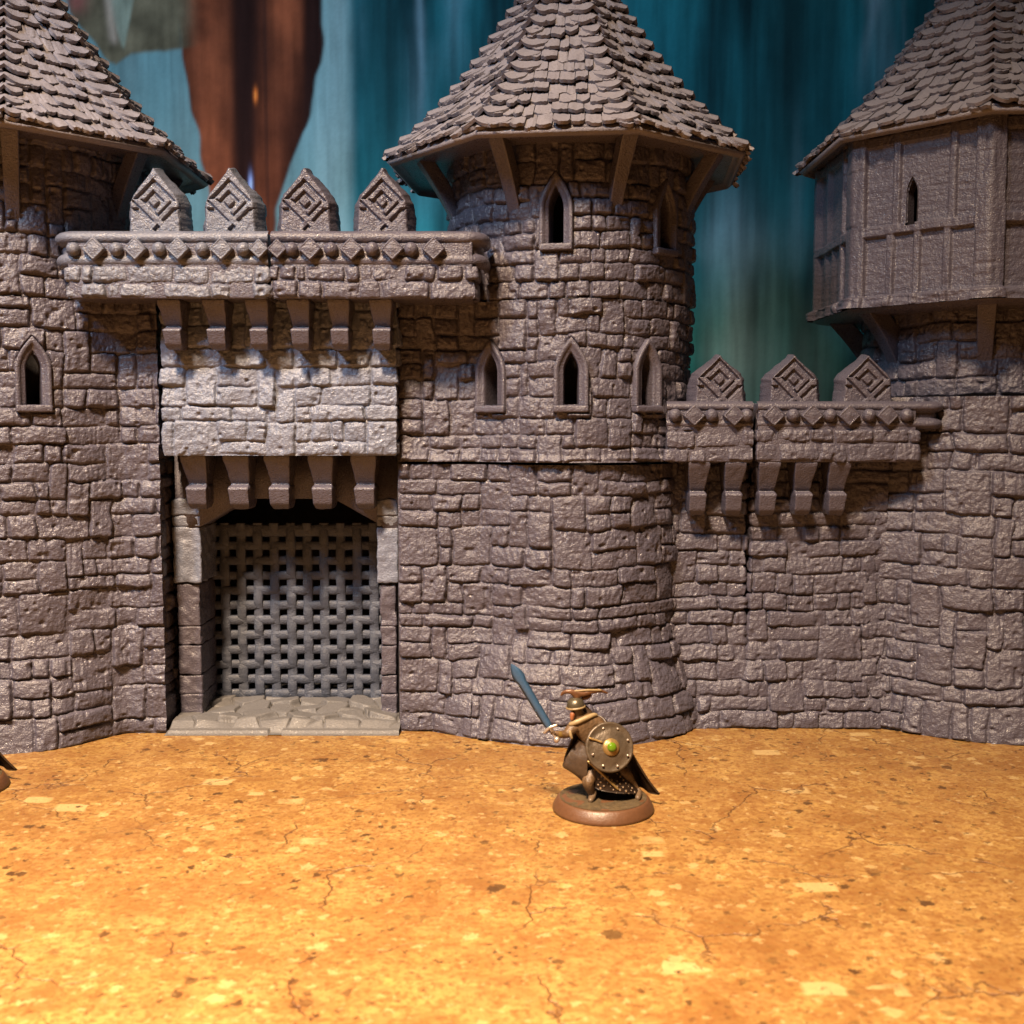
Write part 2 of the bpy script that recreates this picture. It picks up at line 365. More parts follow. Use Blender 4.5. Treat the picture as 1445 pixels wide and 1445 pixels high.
# ------------------------------------------------------------------ printed backdrop
def backdrop():
    Y = 47.0; st = 2.6
    px = np.arange(-330, 1790, st); py = np.arange(-330, 900, st)
    PX, PY = np.meshgrid(px, py)
    def gs(a, c, s): return np.exp(-((a - c) / s) ** 2)
    def S(a, lo, hi): t = np.clip((a - lo) / (hi - lo), 0, 1); return t * t * (3 - 2 * t)
    C = np.zeros(PX.shape + (3,))
    dark = np.array([.006, .028, .034]); teal = np.array([.016, .135, .16]); lite = np.array([.16, .24, .285]); blk = np.array([.006, .010, .011])
    st1 = N.fbm(PX * .022, PY * .0022, 1.5, 4); st2 = N.fbm(PX * .07, PY * .004, 4.5, 3); st3 = N.fbm(PX * .009, PY * .004, 9.5, 3)
    f = np.clip(.40 + .9 * st1 + .6 * st3 + .35 * st2, 0, 1)
    C[:] = dark; C += f[..., None] * (teal - dark)
    # pale waterfall streaks of the print (px centre, width, from, to, strength)
    for cx, sx, y0, y1, a in ((485, 11, -400, 160, .75), (470, 22, 90, 420, .65), (597, 5, -400, 170, .7), (650, 16, -400, 120, .45), (590, 25, 60, 330, .25),
                              (1213, 11, -400, 130, .85), (1232, 18, -400, 210, .45), (1262, 4, 0, 110, .5), (1345, 20, -400, 60, .5), (870, 10, -400, 60, .6),
                              (1035, 26, 260, 620, .75), (1085, 40, 300, 620, .4), (1120, 9, 150, 420, .4), (1160, 30, 380, 700, .25), (520, 8, 0, 90, .3), (400, 60, 60, 340, .4), (1005, 20, 250, 600, .3), (-60, 60, -300, 500, .4)):
        wob = cx + 9 * N(PY * .008, cx * .3); wdt = sx * (1 + .4 * N(PY * .02, cx * 1.7))
        a_ = a * np.exp(-((PX - wob) / wdt) ** 2) * (1 - S(PY, y1 - 130, y1 + 60)) * S(PY, y0 - 40, y0 + 90) * (.7 + .3 * st2)
        a_ = np.clip(a_, 0, 1)
        C += a_[..., None] * (lite - C)
    for cx, cy, sx, sy, a in ((545, 130, 30, 240, .7), (1105, 90, 45, 260, .9), (1160, 60, 18, 200, .55), (1290, 60, 26, 160, .5), (1050, 270, 25, 70, .6), (760, -60, 60, 120, .5), (990, 30, 16, 120, .2), (1190, 470, 30, 120, .5)):
        a_ = a * np.exp(-((PX - cx) / sx) ** 2 - ((PY - cy) / sy) ** 2) * np.clip(.8 + .4 * st1, 0, 1)
        C += np.clip(a_, 0, 1)[..., None] * (blk - C)
    # paler field on the left
    k = (1 - S(PX, 488, 512)) * (1 - S(PY, 420, 600)); pale = np.array([.185, .255, .25])
    k = k * np.clip(.52 + .35 * N.fbm(PX * .01, PY * .006, 2.2, 3) + .25 * S(PX, 400, 480) + .12*st2, 0, 1)
    C += k[..., None] * (pale - C)
    # the hanging russet shape with dark folds
    le = np.interp(PY, [-400, 0, 90, 200, 300, 420, 900], [250, 262, 272, 288, 304, 316, 330]) + 4 * N(PY * .03, 3.0)
    re = np.interp(PY, [-400, 0, 80, 130, 190, 240, 300, 420, 900], [466, 464, 463, 454, 440, 418, 398, 378, 370]) + 3 * N(PY * .04, 8.0)
    ins = S(PX, le - 3, le + 3) * (1 - S(PX, re - 4, re + 3))
    tt = N.fbm(PX * .03, PY * .03, 6.0, 4); fol = N.fbm(PX * .05, PY * .006, 8.0, 3)
    br = np.array([.155, .058, .030]); dk = np.array([.012, .007, .007])
    cc = np.interp(PY, [-400, 0, 200, 400], [362, 356, 354, 345]); c2 = np.interp(PY, [-400, 60, 200, 400], [450, 436, 436, 440])
    L = .85 * gs(PX, np.interp(PY, [0, 300], [300, 318]), 34) + .95 * gs(PX, 412, 24) * gs(PY, 40, 62) + .45 * gs(PX, np.interp(PY, [100, 400], [405, 362]), 26) * S(PY, 60, 140)
    L = np.clip(L + .5 * tt * L + .35 * fol * L, 0, 1)
    L = L * (1 - .97 * np.exp(-((PX - cc) / 17) ** 4)) * (1 - .93 * S(PX, c2 - 4, c2 + 8) * (1 - S(PY, 230, 330)))
    cr = dk + L[..., None] * (br - dk); cr += 0
    C += ins[..., None] * (cr * np.array([1.45, .92, .75]) - C)
    for (sx_, sy_, rx, ry, col) in ((370, 148, 2.6, 9, (.75, .16, .03)), (361, 268, 2.6, 14, (.35, .4, .75))):  # orange and bluish room reflections painted into the print colour
        C += (gs(PX, sx_, rx) * gs(PY, sy_, ry))[..., None] * (np.array(col) - C)
    C += (gs(PX, 384, 2.5) * S(PY, -400, 100) * .5)[..., None] * (dk - C)
    # jagged pale-green wedge with dark surround, upper left
    bot = np.interp(PX, [105, 120, 150, 180, 200, 235, 262, 290], [0, 45, 80, 112, 98, 92, 84, 80]) + 5 * N(PX * .06, 1.0)
    a_ = S(PX, 108, 122) * (1 - S(PX, 262, 300)) * (1 - S(PY, bot - 5, bot + 3))
    gcol = np.array([.10, .075, .045]) * (1 + .6 * N.fbm(PX * .04, PY * .04, 3.0, 3))[..., None]
    C += a_[..., None] * (gcol - C)
    wx = 190 - 14 * np.clip((85 - PY) / 85, -1, 2) * .3; ww = np.clip((90 - PY) * .27, 0, 40)
    a_ = (1 - S(np.abs(PX - wx), ww - 3, ww + 3)) * (1 - S(PY, 80, 90))
    C += (a_ * .9)[..., None] * (np.array([.17, .175, .13]) * (1 + .4 * N.fbm(PX * .05, PY * .02, 7.0, 3))[..., None] - C)
    a_ = gs(PX - (168 + PY * .12), 0, 6) * (1 - S(PY, 70, 86)); C += (a_ * .8)[..., None] * (np.array([.34, .24, .18]) - C)
    a_ = gs(PX, 128, 14) * gs(PY, 22, 16); C += (a_ * .7)[..., None] * (np.array([.26, .07, .06]) - C)
    C *= (1 + .22 * N.fbm(PX * .16, PY * .012, 4.0, 3) + .10 * N.fbm(PX * .05, PY * .05, 14.0, 4) + .05 * N(PX * .5, PY * .5))[..., None]
    C = np.clip(C * np.array([1.6, 1.95, 2.1]), 0, 1)
    xz = np.array([W(722.5 + 1, 600, Y)[0]])
    XX = (PX - 722.5) / F * Y; ZZ = CAMH + (600 - PY) / F * Y
    P = np.stack([XX, np.full_like(XX, Y), ZZ], -1)
    Fc = grid_faces(len(py), len(px))[:, ::-1]
    m, nt, b, new, ln = nodes('printed_backdrop')
    at = new('ShaderNodeVertexColor'); at.layer_name = 'print'; ln(at.outputs[0], b.inputs['Base Color'])
    b.inputs['Roughness'].default_value = .9; b.inputs['Specular IOR Level'].default_value = .05
    nC = len(px) * len(py)
    o = link('backdrop_picture', P.reshape(-1, 3), Fc, m, None, origin=(0, Y, 0))
    ca = o.data.color_attributes.new('print', 'FLOAT_COLOR', 'POINT')
    ca.data.foreach_set('color', np.concatenate([C.reshape(-1, 3), np.ones((nC, 1))], 1).astype(np.float32).ravel())
    o['label'] = 'large painted backdrop of teal waterfalls and a russet hanging shape behind the castle'; o['category'] = 'backdrop'
    # board behind the print so it has thickness
    Pb, Fb = rbox(XX.min(), XX.max(), Y + .02, Y + .4, ZZ.min(), ZZ.max(), .05, 9)
    link('backing_board', Pb, Fb, plain('board', (.1, .09, .08)), o)
backdrop()

# ------------------------------------------------------------------ shared pieces
def lancet(hw, hs, ha, n=14):
    """outline of a pointed opening, from bottom left, up and round to bottom right"""
    L = [(-hw, 0), (-hw, hs * .33), (-hw, hs * .66), (-hw, hs)]
    for i in range(1, n): s = i / n; L.append((-hw * (1 - s ** 1.75), hs + ha * s))
    L.append((0, hs + ha)); R = [(-a, b) for a, b in L[:-1]][::-1]
    return np.array(L + R)
def in_lancet(hw, hs, ha):
    def f(u, v):
        s = np.clip((v - hs) / ha, 0, 1); return (np.abs(u) < hw * (1 - s ** 1.75)) & (v > 0) & (v < hs + ha)
    return f
def window(parent, c, n, wd, hs, ha, mat, fw=.17, proud=.12, deep=.75, sill=True):
    """stone window frame: c = bottom centre on the wall, n = outward normal"""
    n = np.array([n[0], n[1], 0.0]); t = np.array([-n[1], n[0], 0.0]); up = np.array([0, 0, 1.0])
    hw = wd / 2
    rings = [(hw + fw, hs, ha + fw * 1.5, -.12), (hw + fw, hs, ha + fw * 1.5, proud * .8), (hw + fw * .92, hs, ha + fw * 1.35, proud), (hw + fw * .55, hs, ha + fw * .9, proud),
             (hw + fw * .5, hs, ha + fw * .75, proud * .45), (hw + fw * .12, hs, ha + fw * .2, proud * .35), (hw, hs, ha, proud * .1), (hw * .97, hs, ha * .97, -.12), (hw * .8, hs, ha * .85, -deep)]
    V = []
    for (a, b, d, o) in rings:
        L = lancet(a, b, d)
        q = np.array(c) + L[:, :1] * t + L[:, 1:] * up + o * n
        q = q + (N.fbm(q[:, 0] * 5, q[:, 1] * 5, q[:, 2] * 5, 2) * .018)[:, None] * n
        # shallow joints between the frame stones
        V.append(q)
    m = len(V[0]); P = np.concatenate(V)
    Fc = grid_faces(len(rings), m)
    fr = link('window_frame', P, Fc, mat, parent)
    if sill:
        def fn(p):
            d = p.copy(); q = np.array(c) + d[:, :1] * t + d[:, 2:] * up - d[:, 1:2] * n; return q
        s0 = hw + fw * 1.02
        Pb, Fb = rbox(-s0, s0, -proud - .06, .15, -.2, .0, .05, .07, .02, 6, c[0], fn)
        link('sill', Pb, Fb, mat, fr)
        Pb, Fb = rbox(-s0, -hw * .9, -proud * .6, deep, -.0, .03, .01, .2, 0, 1, 0, fn)
    return fr
def hole(hu, hz, wd, hs, ha, fw=.17):
    hw = wd / 2 + .03
    return (hu, hz, in_lancet(hw, hs, ha), lambda u, v: in_lancet(hw + fw + .02, hs, ha + fw * 1.6)(u, v) | ((np.abs(u) < hw + fw + .04) & (v > -.24) & (v <= 0)))
def nearest_u(pathinfo_path, x, du=.05, front=True):
    xx, yy, nx, ny, u = resample(pathinfo_path, du)
    m = ny < 0 if front else ny > -2
    k = np.argmin(np.where(m, np.abs(xx - x), 1e9)); return u[k], (xx[k], yy[k]), (nx[k], ny[k])

def corbel(parent, x, ywall, ztop, zbot, prot, wtop, mat, seed=0):
    """stepped bracket: broad top sloping back, a bright ledge, a lower block"""
    h = ztop - zbot
    def fn(p):
        f = (ztop - p[:, 2]) / h                         # 0 top .. 1 bottom
        pr = np.interp(f, [0, .08, .52, .545, .60, .9, 1.0], [1, .97, .56, .50, .80, .66, .50])
        ww = np.interp(f, [0, .08, .50, .55, .60, .9, 1.0], [1, 1, .74, .68, .80, .74, .60])
        d = np.clip((ywall + .3 - p[:, 1]) / (prot + .3), 0, 1)
        y = ywall + .3 - d * (.3 + prot * pr)
        return np.stack([x + (p[:, 0] - x) * ww, y, p[:, 2]], -1)
    P, Fc = rbox(x - wtop / 2, x + wtop / 2, ywall - prot, ywall + .3, zbot, ztop, .05, .05, .03, 5, seed + x, fn)
    return link('corbel', P, Fc, mat, parent)

def merlon(parent, x, y, z, wd, h, mat, th=.62, seed=0):
    """pointed stone with a carved knot of nested diamonds"""
    nu, nv = 90, 100
    hwf = lambda f: wd / 2 * np.interp(f, [0, .12, .48, .60, .93, 1.0], [1.0, .97, .93, .80, .14, .05])
    fu = np.linspace(-1, 1, nu); fv = np.linspace(0, 1, nv); FU, FV = np.meshgrid(fu, fv)
    A = FU * hwf(FV); B = FV * h
    a = A + .02; b = B - h * .50
    L1 = np.abs(a) + np.abs(b)
    s = wd
    def band(v, lo, hi, e=.02): return np.clip((v - lo) / e, 0, 1) * np.clip((hi - v) / e, 0, 1)
    R = band(L1, -1, .115 * s) + band(L1, .20 * s, .33 * s)
    cut = (a + b)  # diagonal coordinate
    dg = -(a + b + .355 * s) * .7071
    low = (b < .02)
    d2 = np.abs(a + b + .30 * s) ; bar = np.clip((.085 * s - d2) / .02, 0, 1) * (b < .05)
    R = np.where((d2 < .12 * s) & (b < .05), bar, np.maximum(R, 0))
    outer = band(L1, .42 * s, 2.0) * ((b > -.12*s) | (a - b > .62*s) | (-a - b > .58*s))
    R = np.maximum(R, outer)
    sp = np.clip((.07 * s - np.abs(a - b - .44 * s)) / .02, 0, 1) * (b < 0); R = np.maximum(R, sp * .9)
    q = N.fbm(A * 9 + seed * 3, B * 9, seed, 3)
    edge = np.clip((1 - np.abs(FU)) * hwf(FV) / .05, 0, 1)
    Hh = .085 * np.clip(R, 0, 1) + .016 * q - .05 * (1 - edge) ** 2
    x_ = x + A + .012 * q; 
    P = np.stack([x_, y - Hh, z + B], -1)
    mb = MB(); mb.add(P.reshape(-1, 3), grid_faces(nv, nu))
    # sides, chamfered and rough, and the plain back
    prof = []
    bl = []
    for side in (0, nu - 1): bl.append(P[:, side])
    out = np.concatenate([bl[0], bl[1][::-1]])
    layers = [out]
    for d_, sc in ((.06, 1.04), (.25, 1.16), (.5, 1.24), (th - .06, 1.24), (th, 1.16)):
        L = out.copy(); L[:, 0] = x + (out[:, 0] - x) * sc; L[:, 1] = y + d_
        L[:, 2] = z + (out[:, 2] - z) * (1 + (sc - 1) * .25)
        L += (N.fbm(L[:, 0] * 4, L[:, 1] * 4, L[:, 2] * 4 + seed, 3) * .06)[:, None] * np.array([1, .3, .2]); layers.append(L)
    mb.add(np.concatenate(layers), grid_faces(len(layers), len(out))[:, ::-1])
    Lb = layers[-1]; n2 = len(Lb) // 2
    BV = np.stack([Lb[:n2], Lb[n2:][::-1]], 1).reshape(-1, 3)
    mb.add(BV, grid_faces(n2, 2)[:, ::-1])
    return mb.build('merlon', mat, parent)

def rail(parent, path, z0, z1, mat, cap_y, name='moulding'):
    """double roll moulding swept along the front of the parapet"""
    h = z1 - z0
    def hf(U, V):
        f = V / h
        r1 = np.sqrt(np.clip(1 - ((f - .80) / .20) ** 2, 0, 1)); r2 = np.sqrt(np.clip(1 - ((f - .20) / .21) ** 2, 0, 1))
        fl = .06 + .04 * np.clip(1 - np.abs(f - .5) / .3, 0, 1)
        hh = np.maximum(np.maximum(.30 * r1, .27 * r2), fl)
        return hh + .010 * N.fbm(U * 8, V * 8, z0, 3) + .016 * N.fbm(U * 1.3, V * 3, z0 + 4, 2) - .3
    o, _ = sheet(name, path, .035, z0, z1, mat, parent, hf, dz=.02)
    return o
def rounded_line(x0, x1, y, r, depth, left=True, right=True):
    P = []
    if left: P += [(x0, y + depth)] + [(x0 + r - r * math.cos(a), y + r - r * math.sin(a)) for a in np.linspace(0, math.pi / 2, 20)]
    else: P += [(x0, y)]
    if right: P += [(x1 - r + r * math.sin(a), y + r - r * math.cos(a)) for a in np.linspace(0, math.pi / 2, 20)] + [(x1, y + depth)]
    else: P += [(x1, y)]
    return np.array(P)
def diamond(parent, x, y, z, r, mat):
    V = []
    for k, (rr, o) in enumerate(((1.0, .1), (1.0, -.06), (.86, -.10), (.80, -.085), (.70, -.085), (.3, -.11), (0.02, -.115))):
        for j in range(16):
            a = j / 16 * 2 * math.pi; q = 1 / (abs(math.cos(a)) + abs(math.sin(a)))
            V.append((x + r * rr * q * math.cos(a), y + o + .008 * float(N(j * 1.3 + x * 9, k * 2.2)), z + r * rr * q * math.sin(a)))
    V = np.array(V); return link('diamond_stud', V, grid_faces(7, 16, True)[:, ::1], mat, parent, smooth=False)
def ball(parent, x, y, z, r, mat):
    th = np.linspace(0, 2 * math.pi, 24, endpoint=False); ph = np.linspace(0, math.pi / 2 * .999, 9)
    T, Pp = np.meshgrid(th, ph); rr = r * (1 + .05 * N(T * 2 + x * 5, Pp * 3))
    V = np.stack([x + rr * np.cos(Pp) * np.cos(T), y + .04 - rr * np.sin(Pp), z + rr * np.cos(Pp) * np.sin(T)], -1)
    return link('round_stud', V.reshape(-1, 3), grid_faces(9, 24, True), mat, parent)
def slab(name, parent, x0, x1, y0, y1, z0, z1, mat, r=.04, res=.3, amp=.015):
    P, Fc = rbox(x0, x1, y0, y1, z0, z1, r, res, amp, 3, x0); return link(name, P, Fc, mat, parent)

# ------------------------------------------------------------------ tiled spire roofs
def roof(parent, ax, ay, zb, R, H, rot, rows, mat, seed, lean=0.0):
    rng = np.random.RandomState(seed)
    apex = np.array([ax + lean, ay, zb + H])
    corner = [np.array([ax + R * math.sin(math.radians(a)), ay - R * math.cos(math.radians(a)), zb]) for a in [rot + 22.5 + 45 * k for k in range(8)]]
    mb = MB()
    # solid core with a lip and a closed underside
    V = []; 
    for (s, dz) in ((.0, .18), (.60, .18), (.93, .18), (.965, .14), (.97, 0)):
        for c in corner:
            if s == 0: p = np.array([ax, ay, zb + .18]) + (c - [ax, ay, zb]) * .0
            p = np.array([ax, ay, zb]) + (c - np.array([ax, ay, zb])) * s; p[2] = zb + dz - .18
            V.append(p)
    for s in list(np.linspace(0, .96, 14)) + [.999]:
        for c in corner: V.append(c * (1 - s) + apex * s + np.array([0, 0, -.05]) * (1 if s else 1))
    mb.add(np.array(V), grid_faces(8, 8, True)[:, ::-1][:, ::-1])
    def tile(P0, ex, sl, nr, width, length, lift, rounded=.07, sd=0.0, clip=None):
        nu, nv = 9, 5
        a = np.linspace(0, 1, nu); b = np.linspace(0, 1, nv); A, B = np.meshgrid(a, b)
        edge = rounded * ((2 * A - 1) ** 2) * (1 - B) ; 
        jag = .03 * N(A * 4 + sd, sd * 1.7) * (1 - B)
        x_ = (A - .5) * width * (1 - .05 * B); y_ = B * length + edge + jag
        if clip is not None: x_ = clip(x_, y_)
        z_ = lift * (1 - B) ** 1.2 + .02 * (1 - (2 * A - 1) ** 2) + .040 * N.fbm(A * 2.2 + sd, B * 2 + sd, .3, 2) + .022 * N(A * 9 + sd, B * .8)
        top = P0 + x_[..., None] * ex + y_[..., None] * sl + z_[..., None] * nr
        th = .12
        bot = top - th * nr
        # perimeter skirt
        T = top.reshape(-1, 3); Bm = bot.reshape(-1, 3)
        ring = list(range(nu)) + [nu * j + nu - 1 for j in range(1, nv)] + [nu * (nv - 1) + i for i in range(nu - 2, -1, -1)] + [nu * j for j in range(nv - 2, 0, -1)]
        mb.add(T, grid_faces(nv, nu))
        m = len(ring); rt = T[ring]; rb = Bm[ring]
        mid = (rt * .5 + rb * .5) ; 
        mb.add(np.concatenate([rt, rb]), np.array([[k + m, (k + 1) % m + m, (k + 1) % m, k] for k in range(m)]))
    for f in range(8):
        c0, c1 = corner[f], corner[(f + 1) % 8]
        facing = (c0[1] + c1[1]) / 2 < ay + 3.5
        mid = (c0 + c1) / 2; ex = (c1 - c0) / np.linalg.norm(c1 - c0)
        slv = apex - mid; Ls = np.linalg.norm(slv); sl = slv / Ls; nr = np.cross(ex, sl)
        if nr @ (mid - np.array([ax, ay, zb])) < 0: nr = -nr
        E = np.linalg.norm(c1 - c0)
        for k in range(rows):
            t = k / rows; wv = E * (1 - t); L = Ls / rows
            if wv < .3: continue
            base = mid + sl * (t * Ls)
            sag = .10 * math.sin(k * 1.7 + f)
            pos = -wv / 2 - rng.uniform(0, .3)
            while pos < wv / 2:
                w_ = rng.uniform(.25, .56) * (1.0 if t < .6 else .8)
                xc = pos + w_ / 2
                if abs(xc) < wv / 2 + .05:
                    drop = rng.uniform(-.13, .06) - .04 + .06 * math.sin(xc * 1.9 + k * .8)
                    lift = rng.uniform(.06, .25)
                    off = np.array(base + ex * xc + sl * drop + nr * (.02 + .03 * rng.rand()))
                    lim = lambda x_, y_, xc=xc, k=k, drop=drop: np.clip(x_ + xc, -(wv / 2) * 1.0 + (y_ + drop) * (E / 2 / Ls) , (wv / 2) - (y_ + drop) * (E / 2 / Ls)) - xc
                    tile(off, ex + sl * rng.uniform(-.13, .13), sl, nr, w_ * .97, L * rng.uniform(1.35, 1.6), lift, rng.uniform(.04, .13), rng.uniform(0, 50), lim)
                pos += w_
    # hip tiles: bent over each hip, scalloped
    for f in range(8):
        c = corner[f]; cp = corner[f - 1]; cn = corner[(f + 1) % 8]
        hv = apex - c; Lh = np.linalg.norm(hv); hd = hv / Lh
        eL = (cp - c) / np.linalg.norm(cp - c); eR = (cn - c) / np.linalg.norm(cn - c)
        def flatdir(e): d = e - hd * (e @ hd); return d / np.linalg.norm(d)
        dL, dR = flatdir(eL), flatdir(eR)
        out = c - np.array([ax, ay, zb]); out = out / np.linalg.norm(out); nrm = np.cross(np.cross(hd, out), hd); nrm /= np.linalg.norm(nrm)
        if nrm[2] < 0: nrm = -nrm
        for k in range(rows + 1):
            t = (k - .12) / rows
            L = Lh / rows; ww = (.62 if t < .7 else .5 * max(.3, (1.05 - t) / .35)) * rng.uniform(.85, 1.15)
            wr = ww * rng.uniform(.75, 1.25); ww = ww * rng.uniform(.75, 1.2)
            if t > .985: continue
            nu, nv = 13, 4
            a = np.linspace(-1, 1, nu); b = np.linspace(0, 1, nv); A, B = np.meshgrid(a, b)
            sc = .20 * (np.abs(A) * 2 - 1) ** 2 * (1 - B) + .02 * (1 - B) * N(A * 3 + k, f * 3.3)
            along = B * L * 1.45 + sc - .02 + np.abs(A) * .20 
            lift = (.30 * (1 - B) * (1 - .35 * np.abs(A)) + .04) + .012 * N(A * 3 + k, B * 2 + f) - .03 * (np.abs(A) > .9)
            side = np.where((A < 0)[..., None], dL, dR) * (np.abs(A) * np.where(A < 0, ww, wr))[..., None]
            P = c + hd * (t * Lh) + hd * along[..., None] + side + nrm * lift[..., None]
            Q = P - nrm * .13
            T = P.reshape(-1, 3); Bm = Q.reshape(-1, 3)
            ring = list(range(nu)) + [nu * j + nu - 1 for j in range(1, nv)] + [nu * (nv - 1) + i for i in range(nu - 2, -1, -1)] + [nu * j for j in range(nv - 2, 0, -1)]
            mb.add(T, grid_faces(nv, nu)); m = len(ring)
            mb.add(np.concatenate([T[ring], Bm[ring]]), np.array([[q + m, (q + 1) % m + m, (q + 1) % m, q] for q in range(m)]))
    for i, v in enumerate(mb.v):          # slightly concave slopes, flaring at the eaves
        v = v.copy(); f = np.clip((v[:, 2] - zb) / H, 0, 1); k = 1 - .12 * np.sin(np.pi * f ** .9)
        v[:, 0] = ax + (v[:, 0] - ax) * k; v[:, 1] = ay + (v[:, 1] - ay) * k; mb.v[i] = v
    ro = mb.build('roof', mat, parent, smooth=False)
    V = []
    for (q, dz) in ((.01, -.012), (.5, -.012), (.974, -.012), (.984, .0), (.984, .10), (.95, .13)):
        for c in corner: p = np.array([ax, ay, zb]) + (c - np.array([ax, ay, zb])) * q; p[2] = zb + dz; V.append(p)
    link('shaded_soffit', np.array(V), grid_faces(6, 8, True), M_STONE, ro, smooth=False)  # underside in darker stone: eave shade put into the colour
    return ro

def strut(parent, ax, ay, ang, r0, z0, r1, z1, wd, th, mat, seed=0):
    """sloping beam from the tower wall (r0,z0) out to the eaves (r1,z1)"""
    a = math.radians(ang); out = np.array([math.sin(a), -math.cos(a), 0]); side = np.array([math.cos(a), math.sin(a), 0])
    def fn(p):
        f = p[:, 2]
        rr = r0 + (r1 - r0) * f ** 1.35; zz = z0 + (z1 - z0) * f
        ww = 1 - .25 * (1 - f)
        return np.array([ax, ay, 0]) + (rr + p[:, 1])[:, None] * out + (p[:, 0] * ww)[:, None] * side + zz[:, None] * np.array([0, 0, 1])
    P, Fc = rbox(-wd / 2, wd / 2, -th, 0, 0, 1, .04, .07, .02, 4, seed + ang, fn)
    return link('roof_strut', P, Fc, mat, parent)

def lathe(prof, seg=48, tf=None):
    a = np.linspace(0, 2 * math.pi, seg, endpoint=False); V = []
    for r, z in prof: V.append(np.stack([r * np.cos(a), r * np.sin(a), np.full(seg, z)], -1))
    V = np.concatenate(V)
    if tf is not None: V = np.array([tf @ Vector(v) for v in V])
    return V, grid_faces(len(prof), seg, True)
# =================================================================== CENTRE TOWER
AX, AY, R0 = 1.88, 36.0, 3.72
PIER = 33.25; XP0 = -3.43
t = thing('round_tower', 'middle round tower with three pointed windows in a row', 'tower', (AX, AY, 0))
zs = Z(655, 31.9)
pl = tower_path(AX, AY, R0, PIER, XP0, .7, -1)
def flareC(z): return .80 * np.clip(1 - z / 3.05, 0, 1) + .10 * np.clip((z - 3.0) / .15, 0, 1) * np.clip((3.55 - z) / .2, 0, 1) * 0 
def pierfix(XX, ZZ): return 0
sheet('tower_wall', pl, .026, 0, zs - .05, M_STONE, t, lambda U, V: masonry(U, V, 11, cw=.24, rows=(.36, .68), wmax=6, vary=.06), None, fine=AY + .8, extra=lambda x, z: flareC(z) * np.clip((x + 2.5) / 1.3, 0, 1))
zt = Z(420, 32)          # above this the tower stands free
pu = tower_path(AX, AY, R0 + .13, PIER + .02, XP0 + .02, .7, -1)
LW, LHS, LHA = .44, .98, .56
wz = Z(572, 32.2)
wins = []
for px in (692, 806, 913):
    Xw = X(px, 32.2 if px != 913 else 32.9, 540); u, c, n = nearest_u(pu, Xw); wins.append((u, wz, c, n))
sheet('tower_wall', pu, .026, zs + .03, zt, M_STONE, t, lambda U, V: masonry(U, V, 23, cw=.23, rows=(.38, .62), wmax=5, vary=.06),
      lambda z: .03 * np.sin(z) + .10 * np.clip((zs + .25 - z) / .2, 0, 1), holes=[hole(u, z, LW, LHS, LHA, .28) for u, z, c, n in wins], fine=AY + .8)
for u, z, c, n in wins: window(t, (c[0], c[1], z), n, LW, LHS, LHA, M_STONE, fw=.28, proud=.10)
ze = CAMH + 8.0
pt = arc(AX, AY, R0 + .16, -178, 178, 500)
wz2 = Z(344, 32.2); wins = []
for px in (785, 938):
    Xw = X(px, 32.2 if px < 900 else 33.3, 300); u, c, n = nearest_u(pt, Xw); wins.append((u, wz2, c, n))
sheet('tower_wall', pt, .026, zt + .02, ze + .1, M_STONE, t, lambda U, V: masonry(U, V, 31, cw=.23, rows=(.40, .66), wmax=5, vary=.06),
      None, holes=[hole(u, z, .42, 1.0, .62, .27) for u, z, c, n in wins], fine=AY + 2)
for u, z, c, n in wins: window(t, (c[0], c[1], z), n, .42, 1.0, .62, M_STONE, fw=.27, proud=.10)
roof(t, AX - .12, AY, ze, 5.80, 6.95, -6, 17, M_ROOF, 5)
for k, a in enumerate([-6 - 157.5 + 45 * q for q in range(8)]):
    strut(t, AX, AY, a, R0 - .05, ze - 2.35, 5.0, ze + .05, .48, .5, M_STONE, k)
def core(parent, cx, cy, r, z0, z1):
    P, Fc = lathe([(.001, z0), (r, z0), (r, z1), (.001, z1)], 40); P = P + np.array([cx, cy, 0]); return link('tower_core', P, Fc, M_DARK, parent)
core(t, AX, AY, 2.5, .1, ze)
slab('pier_core', t, XP0 + .2, AX - 1, PIER + .5, PIER + 4, .1, zt, M_DARK)
slab('floor_slab', t, AX - 2.4, AX + 2.4, AY - 2.4, AY + 2.4, zs - .3, zs - .1, M_DARK)

# =================================================================== LEFT TOWER with its length of wall
BX, BY, RB = -15.55, 35.4, 4.05
t = thing('round_tower','round grey tower at the left edge with a single arched window', 'tower', (BX, BY, 0))
xg = X(223, 33.0, 600)
pl = tower_path(BX, BY, RB, 33.05, xg, 1.6, 1)
zl = Z(424, 32.6)
Xw = X(58, 32.3, 540); u, c, n = nearest_u(pl, Xw); zw = Z(572, 32.2)
sheet('tower_wall', pl, .027, 0, zl, M_STONE, t, lambda U, V: masonry(U, V, 47, cw=.24, rows=(.38, .68), wmax=6, vary=.06), None, extra=lambda x, z: .6 * np.clip(1 - z / 3.2, 0, 1) * np.clip((-11.8 - x) / 1.5, 0, 1),
      holes=[hole(u, zw, .42, 1.05, .5, .27)], fine=BY + .5)
window(t, (c[0], c[1], zw), n, .42, 1.05, .5, M_STONE, fw=.27, proud=.10)
ze = CAMH + 8.0
sheet('tower_wall', arc(BX, BY, RB + .05, -178, 178, 500), .027, zl + .02, ze + .1, M_STONE, t, lambda U, V: masonry(U, V, 59, cw=.21, rows=(.34, .62), wmax=5, vary=.06), None, fine=BY + 1.5)
roof(t, BX - .05, BY - .1, ze, 5.98, 6.9, 0, 17, M_ROOF, 9)
for k in range(8): strut(t, BX, BY, -157.5 + 45 * k, RB - .05, ze - 2.5, 5.1, ze + .05, .48, .5, M_STONE, k + 9)
